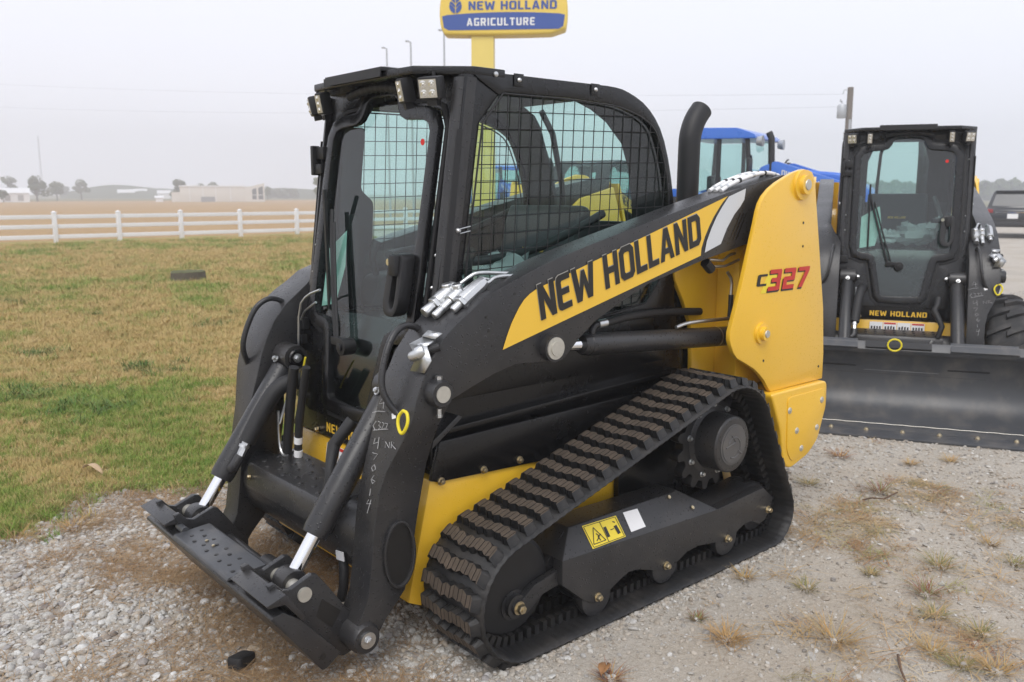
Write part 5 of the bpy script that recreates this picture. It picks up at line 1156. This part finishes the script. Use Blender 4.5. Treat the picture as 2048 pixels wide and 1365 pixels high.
def vnoise(x, y, sc, seed):
    """smooth value noise in 0..1"""
    g_ = np.random.default_rng(seed).random((64, 64)); X, Y_ = x*sc+1000, y*sc+1000; xi, yi = np.floor(X).astype(int), np.floor(Y_).astype(int); fx, fy_ = X-xi, Y_-yi; fx = fx*fx*(3-2*fx); fy_ = fy_*fy_*(3-2*fy_)
    G = lambda a, b: g_[a % 64, b % 64]; return (G(xi, yi)*(1-fx)+G(xi+1, yi)*fx)*(1-fy_)+(G(xi, yi+1)*(1-fx)+G(xi+1, yi+1)*fx)*fy_
def fbm(x, y, sc, seed): return .5*vnoise(x, y, sc, seed)+.3*vnoise(x, y, sc*2.1, seed+1)+.2*vnoise(x, y, sc*4.3, seed+2)
EX = np.array(edge)
def lawn_side(x, y):
    """true on the lawn: below the edge line"""
    ins = np.zeros(len(x), bool); Pq = lawn_pts; n = len(Pq)
    for i in range(n):
        (x1, y1), (x2, y2) = Pq[i], Pq[(i+1) % n]
        if y1 == y2: continue
        c = ((y1 > y) != (y2 > y)) & (x < (x2-x1)*(y-y1)/(y2-y1)+x1); ins ^= c
    return ins
def project(x, y):
    dx_, dy_, dz_ = x-CAM.x, y-CAM.y, -CAM.z; zc_ = dx_*FW.x+dy_*FW.y+dz_*FW.z; zc_ = np.where(zc_ < .1, .1, zc_)
    return 1024+FPX*(dx_*RT.x+dy_*RT.y)/zc_, 682.5-FPX*(dx_*UPV.x+dy_*UPV.y+dz_*UPV.z)/zc_, zc_
def cand(n, x0, x1, y0, y1, seed, mg=260):
    g_ = np.random.default_rng(seed); x = g_.uniform(x0, x1, n); y = g_.uniform(y0, y1, n); u_, v_, z_ = project(x, y); k = (u_ > -mg) & (u_ < 2048+mg) & (v_ < 1365+mg*1.6) & (z_ > .8); return x[k], y[k], u_[k], v_[k], z_[k]
def put_stones(name, x, y, size, label, seed, sink=.35):
    g_ = np.random.default_rng(seed); n = len(x); z = size*(.5-sink)*.5
    scatter(name, np.c_[x, y, z], np.c_[g_.uniform(-.5, .5, n), g_.uniform(-.5, .5, n), g_.uniform(0, 6.28, n)], np.c_[size/2, size/2, size/2]*g_.uniform(.85, 1.15, (n, 3)), g_.integers(0, 8, n), pebs_for(name), label, 'gravel')
STN2 = randmat('chip stone', [(0, (.32, .275, .225)), (.3, (.47, .42, .355)), (.55, (.36, .33, .285)), (.75, (.54, .52, .48)), (.9, (.22, .20, .18)), (1, (.64, .63, .60))])
def pebs_for(name):
    r_ = []
    for p in pebs:
        q = p.copy()
        if name != 'loose_gravel': q.data = p.data.copy(); q.data.materials[0] = STN2
        r_.append(q)
    return r_
g_ = np.random.default_rng(1)
# loose crushed stone round the front of the machine
x, y, u_, v_, z_ = cand(150000, -1.6, 3.2, -2.4, 2.6, 11)
m = fbm(x, y, 1.3, 31); left = np.clip((1150-u_)/350, 0, 1); dens = np.clip((.55+1.3*(m-.34))*left, 0, 1)
dens *= np.where(lawn_side(x, y), np.where(fbm(x, y, 3, 5) > .56, .10, 0), 1)
k = g_.random(len(x)) < dens*.75; x, y, v_ = x[k], y[k], v_[k]; n = len(x)
put_stones('loose_gravel', x, y, np.clip(g_.lognormal(math.log(.0185), .42, n), .007, .05), 'loose grey crushed stone round the front of the track loader', 2)
# small chips over the compacted lot
x, y, u_, v_, z_ = cand(700000, -14, 3.2, -2.4, 7, 12)
keep = (~lawn_side(x, y)) & (g_.random(len(x)) < np.clip(6.0/z_**1.35, 0, 1)*(.25+.9*fbm(x, y, .9, 77))*1.3); x, y, z_ = x[keep], y[keep], z_[keep]; n = len(x)
put_stones('stone_chips', x, y, np.clip(g_.lognormal(math.log(.0080), .60, n)*np.clip(z_/4, .9, 1.8), .004, .034), 'small stone chips strewn over the compacted lot', 3)

# stones pressed up along the tracks
g2 = np.random.default_rng(21); n = 1500; t = g2.random(n); xs_ = np.where(t < .8, g2.uniform(-1.6, .3, n), g2.normal(.31, .05, n)); ys_ = np.where(t < .8, .84+np.abs(g2.normal(0, .045, n))-.01, g2.uniform(.5, .88, n))
put_stones('track_gravel', xs_, ys_, np.clip(g2.lognormal(math.log(.012), .5, n), .005, .035), 'stones pressed up along the foot of the near track', 22)
# ---- grass
def blade_tuft(seed, nb, h, spread, w_, lean, mat, name, flat=0):
    r_ = random.Random(seed); b = MB(); vs = []; fs = []
    for i in range(nb):
        a = r_.uniform(0, 6.28); q = spread*math.sqrt(r_.random()); bx, by = q*math.cos(a), q*math.sin(a); hh = h*r_.uniform(.45, 1.1); d = r_.uniform(0, 6.28); ln = lean*r_.uniform(.2, 1.2); ww = w_*r_.uniform(.7, 1.2)
        px_, py_ = -math.sin(d)*ww/2, math.cos(d)*ww/2; k0 = len(vs)
        for t in (0, .4, .75, 1):
            f = (1-t)**.7; cx = bx+math.cos(d)*ln*h*t*t*1.3; cy = by+math.sin(d)*ln*h*t*t*1.3; cz = hh*(t-flat*t*t)
            vs += [(cx-px_*f, cy-py_*f, cz), (cx+px_*f, cy+py_*f, cz)]
        for j in range(3): fs.append((k0+2*j, k0+2*j+1, k0+2*j+3, k0+2*j+2))
    b.add(vs, fs); return proto(b, name, mat, 180)
GREEN = randmat('green blade', [(0, (.13, .24, .03)), (.3, (.20, .31, .05)), (.6, (.29, .36, .075)), (.85, (.40, .36, .12)), (1, (.56, .42, .19))], .6)
TAN = randmat('dry blade', [(0, (.50, .37, .15)), (.35, (.60, .43, .19)), (.6, (.45, .36, .12)), (.8, (.68, .50, .26)), (1, (.30, .31, .08))], .7)
STRAW = randmat('straw', [(0, (.30, .18, .085)), (.4, (.44, .29, .15)), (.7, (.24, .14, .07)), (1, (.56, .41, .24))], .8)
WEEDR = randmat('lot weed', [(0, (.46, .30, .13)), (.3, (.52, .38, .20)), (.55, (.36, .20, .10)), (.75, (.56, .44, .26)), (.9, (.26, .27, .09)), (1, (.26, .10, .07))], .8)
def lawn_layer(name, pts, size, protos, label, seed):
    g = np.random.default_rng(seed); n = len(pts); s_ = size*g.uniform(.7, 1.25, n)
    scatter(name, np.c_[pts, np.full(n, .004)], np.c_[g.uniform(-.15, .15, n), g.uniform(-.15, .15, n), g.uniform(0, 6.28, n)], np.c_[s_, s_, s_*g.uniform(.8, 1.2, n)], g.integers(0, len(protos), n), protos, label, 'grass')
gp = [blade_tuft(40+i, 34, .050, .05, .0042, .9, GREEN, 'green_tuft') for i in range(5)]
tp_ = [blade_tuft(60+i, 34, .045, .055, .0038, 1.0, TAN, 'dry_tuft') for i in range(5)]
x, y, u_, v_, z_ = cand(900000, -16, 6, -27.5, -1.3, 13, 200)
on = lawn_side(x, y); x, y, v_, z_ = x[on], y[on], v_[on], z_[on]
pk = np.clip(9.0/z_**1.55, 0, .9); near = np.clip((z_-5.4)/3.8, 0, 1)          # the strip by the lot is greener
patch = fbm(x, y, .30, 91); fine = fbm(x, y, 1.4, 93); gw = np.clip(.94-.88*near+2.0*(patch-.53)+2.4*(fine-.52), .02, .98)
k = g_.random(len(x)) < pk; x, y, z_, gw = x[k], y[k], z_[k], gw[k]; isg = g_.random(len(x)) < gw; grow = np.clip(z_/7, .75, 2.2)
lawn_layer('green_grass', np.c_[x, y][isg], grow[isg], gp, 'short green grass over the lawn', 5)
lawn_layer('dry_grass', np.c_[x, y][~isg], grow[~isg]*.9, tp_, 'short dry tan grass over the lawn', 6)
# weedy green clumps standing out of the dry part
wx = np.random.default_rng(70); cx_, cy_ = wx.uniform(-9, 4, 70), wx.uniform(-20, -4, 70); rr_ = wx.uniform(.05, .28, 70); nn = (rr_*120).astype(int)+4
wp_ = np.concatenate([np.c_[wx.normal(a, r0, k_), wx.normal(b, r0, k_)] for a, b, r0, k_ in zip(cx_, cy_, rr_, nn)]); wp_ = wp_[lawn_side(wp_[:, 0], wp_[:, 1])]
CLOV = randmat('weed leaf', [(0, (.07, .14, .03)), (.5, (.11, .19, .04)), (1, (.17, .24, .06))], .6)
lawn_layer('lawn_weeds', wp_, np.full(len(wp_), 1.25), [blade_tuft(400+i, 26, .055, .06, .008, 1.3, CLOV, 'weed_tuft') for i in range(3)], 'small dark green weed clumps dotted over the dry lawn', 9)
# ---- dead grass lying on the loose stone
sp_ = [blade_tuft(80+i, 26, .05, .08, .0020, 3.4, STRAW, 'straw_clump', .85) for i in range(5)]
x, y, u_, v_, z_ = cand(60000, -1.2, 3.2, -2.2, 2.6, 14); m = fbm(x, y, 1.3, 31); rib = fbm(x*.6+y*.35, y*.9-x*.3, 1.5, 47)
on = (~lawn_side(x, y)) & (g_.random(len(x)) < np.clip((.50-m)*2.2, .04, .55)*np.clip((1050-u_)/300, 0, 1)+np.clip((rib-.52)*4, 0, .8)*np.clip((1000-u_)/300, 0, .7)); x, y = x[on], y[on]; n = len(x); s_ = g_.uniform(.6, 1.2, n)
keep = g_.random(n) < .26; x, y, s_ = x[keep], y[keep], s_[keep]; n = len(x)
scatter('dead_grass', np.c_[x, y, np.full(n, .008)], np.c_[g_.uniform(-.1, .1, n), g_.uniform(-.1, .1, n), g_.uniform(0, 6.28, n)], np.c_[s_, s_, s_*.6], g_.integers(0, 5, n), sp_, 'brown dead grass matted over the loose stone', 'dead grass')
# straw and weeds blown over the right-hand lot
x, y, u_, v_, z_ = cand(90000, -7, 2.5, .3, 6, 15); pt = fbm(x, y, 1.1, 61)*.6+fbm(x, y, 4.0, 65)*.4
on = (~lawn_side(x, y)) & (u_ > 1100) & (g_.random(len(x)) < np.clip((pt-.50)*1.3, 0, .20)); x, y = x[on], y[on]; n = len(x); s_ = g_.uniform(.45, 1.25, n)
lsp = [blade_tuft(300+i, 18, .045, .06, .0034, 3.0, WEEDR, 'lot_straw', .8) for i in range(4)]+[blade_tuft(310+i, 12, .03, .04, .003, 1.6, WEEDR, 'lot_straw', .3) for i in range(2)]
scatter('lot_straw', np.c_[x, y, np.full(n, .006)], np.c_[g_.uniform(-.1, .1, n), g_.uniform(-.1, .1, n), g_.uniform(0, 6.28, n)], np.c_[s_, s_, s_*.6], g_.integers(0, 6, n), lsp, 'straw and low dry weeds spread in patches over the right-hand lot', 'dead grass')
# fringe where lawn meets stone
fx = []
for (x0, y0), (x1, y1) in zip(edge, edge[1:]):
    d = math.hypot(x1-x0, y1-y0)
    for t in np.arange(0, d, .012):
        if -3 < x0 < 3: fx.append((x0+(x1-x0)*t/d+random.gauss(0, .07), y0+(y1-y0)*t/d+random.gauss(0, .09)))
lawn_layer('edge_grass', np.array(fx), np.full(len(fx), .9), [blade_tuft(140+i, 26, .05, .05, .004, 1.2, GREEN, 'edge_tuft') for i in range(3)]+[blade_tuft(150+i, 26, .05, .06, .003, 1.8, STRAW, 'edge_straw', .4) for i in range(2)], 'ragged grass along the gravel edge', 8)

# ---- single tufts in the lot that can be told apart
WEED = randmat('dry weed', [(0, (.40, .25, .09)), (.5, (.34, .24, .10)), (1, (.25, .22, .08))], .75)
def tuft_obj(seed, nb, h, spread, lean, mats): 
    r_ = random.Random(seed); b = MB()
    for i in range(nb):
        a = r_.uniform(0, 6.28); q = spread*.35*math.sqrt(r_.random()); bx, by = q*math.cos(a), q*math.sin(a); d = a+r_.gauss(0, .6); hh = h*r_.uniform(.4, 1.1); ln = lean*r_.uniform(.3, 1.1); ww = .0026; k0 = []
        px_, py_ = -math.sin(d)*ww/2, math.cos(d)*ww/2; vs = []
        for t in (0, .4, .75, 1): f = (1-t)**.6+.1; vs += [(bx+math.cos(d)*ln*spread*t-px_*f, by+math.sin(d)*ln*spread*t-py_*f, hh*(t-.35*t*t)), (bx+math.cos(d)*ln*spread*t+px_*f, by+math.sin(d)*ln*spread*t+py_*f, hh*(t-.35*t*t))]
        b.add(vs, [(2*j, 2*j+1, 2*j+3, 2*j+2) for j in range(3)], i % len(mats))
    return b
W_O = P('straw orange blade', (.42, .25, .09), .8, var=.35, scale=30); W_T = P('straw tan blade', (.38, .28, .13), .8, var=.35, scale=30); W_G = P('olive blade', (.20, .19, .06), .8, var=.35, scale=30); W_R = P('russet stem', (.22, .085, .05), .8, var=.3, scale=30)
TF = [(1455, 1280, .12, W_O, W_O, 'bright straw tuft standing clear of the track, midway along it'), (1490, 1158, .09, W_O, W_T, 'straw tuft touching the track under its third roller'), (1670, 1280, .17, W_O, W_T, 'widest orange straw tuft with splayed blades in the lower right'), (1960, 1270, .10, W_T, W_G, 'straw tuft in the row of three at the lower right, the upper one'), (1865, 1305, .09, W_T, W_O, 'straw tuft in the row of three at the lower right, the left one'), (1920, 1335, .09, W_T, W_G, 'straw tuft in the row of three at the lower right, the lower one'),
      (1615, 970, .10, W_G, W_T, 'olive tuft behind the rear end of the track'), (1612, 1180, .09, W_G, W_T, 'olive tuft right of the track, level with its front roller'), (1680, 915, .12, W_R, W_O, 'russet weed patch below the rear bumper'), (1760, 985, .14, W_R, W_G, 'brown creeping weed in the middle of the right-hand gravel'), (1880, 1135, .13, W_T, W_G, 'tan tuft beside a red stem weed on the right'), (1855, 1190, .12, W_G, W_R, 'olive tuft with a dark red stem on the right'),
      (1870, 1235, .10, W_G, W_T, 'olive tuft just above the row of three straw tufts'), (1980, 1090, .10, W_T, W_O, 'pale tuft near the right edge halfway down the gravel'), (1900, 925, .10, W_O, W_T, 'orange tuft right under the cutting edge of the bucket'), (1995, 1345, .12, W_O, W_T, 'orange tuft in the bottom right corner'), (1220, 1360, .09, W_R, W_O, 'russet weed at the bottom edge by the front of the track'), (1395, 1240, .06, W_G, W_R, 'tiny green weed beside the bright straw tuft'), (2030, 1130, .10, W_G, W_T, 'olive tuft cut by the right edge of the picture'), (1820, 930, .08, W_O, W_T, 'small orange tuft left of the one under the cutting edge'), (1740, 1150, .07, W_T, W_G, 'faint tan tuft right of the olive tuft by the track'), (30, 1085, .14, W_O, W_T, 'orange dead tuft at the left edge where lawn meets stone'), (150, 1060, .14, W_O, W_T, 'orange dead tuft left of the coupler plate')]
for i, (px, py, sp, ma, mb2, lb) in enumerate(TF):
    p = U(px, py, 'z', 0); o = tuft_obj(200+i, 90 if sp > .1 else 70, sp*.55, sp*.9, 1.0, [ma, mb2]).build('grass_tuft', [ma, mb2], flip=False, sharp=180); o.location = (p.x, p.y, .002); tag(o, lb, 'grass tuft', 'grass tufts growing in the lot')
# twigs, husk, leaf, cap, stump
def at0(px, py): p = U(px, py, 'z', .004); return p
TW = P('twig', (.12, .075, .05), .9)
for pts, lb in ((((1796, 1310), (1800, 1335), (1812, 1365)), 'thin dark twig standing up near the bottom right'), (((1725, 1000), (1745, 996), (1768, 998), (1795, 985)), 'dark twig lying across the middle of the right-hand gravel')):
    o = MB().tube([U(a, b, 'z', .012+.02*(i % 2)) for i, (a, b) in enumerate(pts)], [.004]*len(pts), 6).build('twig', TW); tag(o, lb, 'twig', 'twigs on the gravel')
def leafmesh(c, L_, w_, rz, curl, mat, name, lb, cat):
    b = MB(); rows = []
    for t in np.linspace(0, 1, 9):
        ww = w_*math.sin(math.pi*min(1, t*.94+.05))**.7; z = .012+curl*math.sin(math.pi*t)
        rows.append([(L_*(t-.5), -ww, z+.01), (L_*(t-.5), 0, z), (L_*(t-.5), ww, z+.012)])
    b.grid(rows); o = b.build(name, mat, flip=False); o.location = (c.x, c.y, .01); o.rotation_euler = (0, 0, rz); sm_ = o.modifiers.new('t', 'SOLIDIFY'); sm_.thickness = .0012; tag(o, lb, cat); return o
leafmesh(U(185, 945, 'z', .02), .20, .022, R(-75), .035, P('corn husk', (.46, .33, .20), .8, var=.2, scale=20), 'corn_husk', 'dry tan corn husk lying in the green grass', 'husk')
leafmesh(U(1208, 1355, 'z', .0), .075, .02, R(30), .01, P('fallen leaf', (.30, .15, .06), .7, var=.25, scale=30), 'fallen_leaf', 'brown fallen leaf at the bottom edge beside the track', 'leaf')
cpo = U(483, 1325, 'z', .02); cap_ = MB().prism(rounded([(-.042, -.03), (.042, -.03), (.042, .03), (-.042, .03)], .015), 'z', .0, .042).build('rubber_cap', HOSE, bevel=.008); cap_.location = (cpo.x, cpo.y, .004); cap_.rotation_euler = (R(6), R(-8), R(25)); tag(cap_, 'small black rubber cap dropped on the gravel before the coupler plate', 'cap')
sc_ = U(376, 566, 'z', 0); STM = P('rotten wood', (.10, .085, .06), .95, var=.45, scale=9, bump=1, bscale=40); MOSS = P('mossy top', (.10, .105, .045), .95, var=.4, scale=12)
rows = []; r_ = random.Random(4)
for j, (h, q) in enumerate(((0, 1.04), (.06, 1.0), (.14, .98), (.20, .97), (.215, .90), (.19, .55), (.17, .0))):
    rows.append([(.31*q*math.cos(t)*(1+.05*math.sin(5*t)), .27*q*math.sin(t)*(1+.04*math.sin(7*t+1)), h+r_.uniform(-.008, .008)) for t in np.linspace(0, 6.2832, 37)[:-1]])
b = MB(); b.grid(rows[:4], closed=True); b.grid(rows[3:], 1, closed=True); so2 = b.build('tree_stump', [STM, MOSS]); so2.location = (sc_.x, sc_.y, 0); tag(so2, 'low dark weathered stump sitting alone in the dry lawn', 'stump')
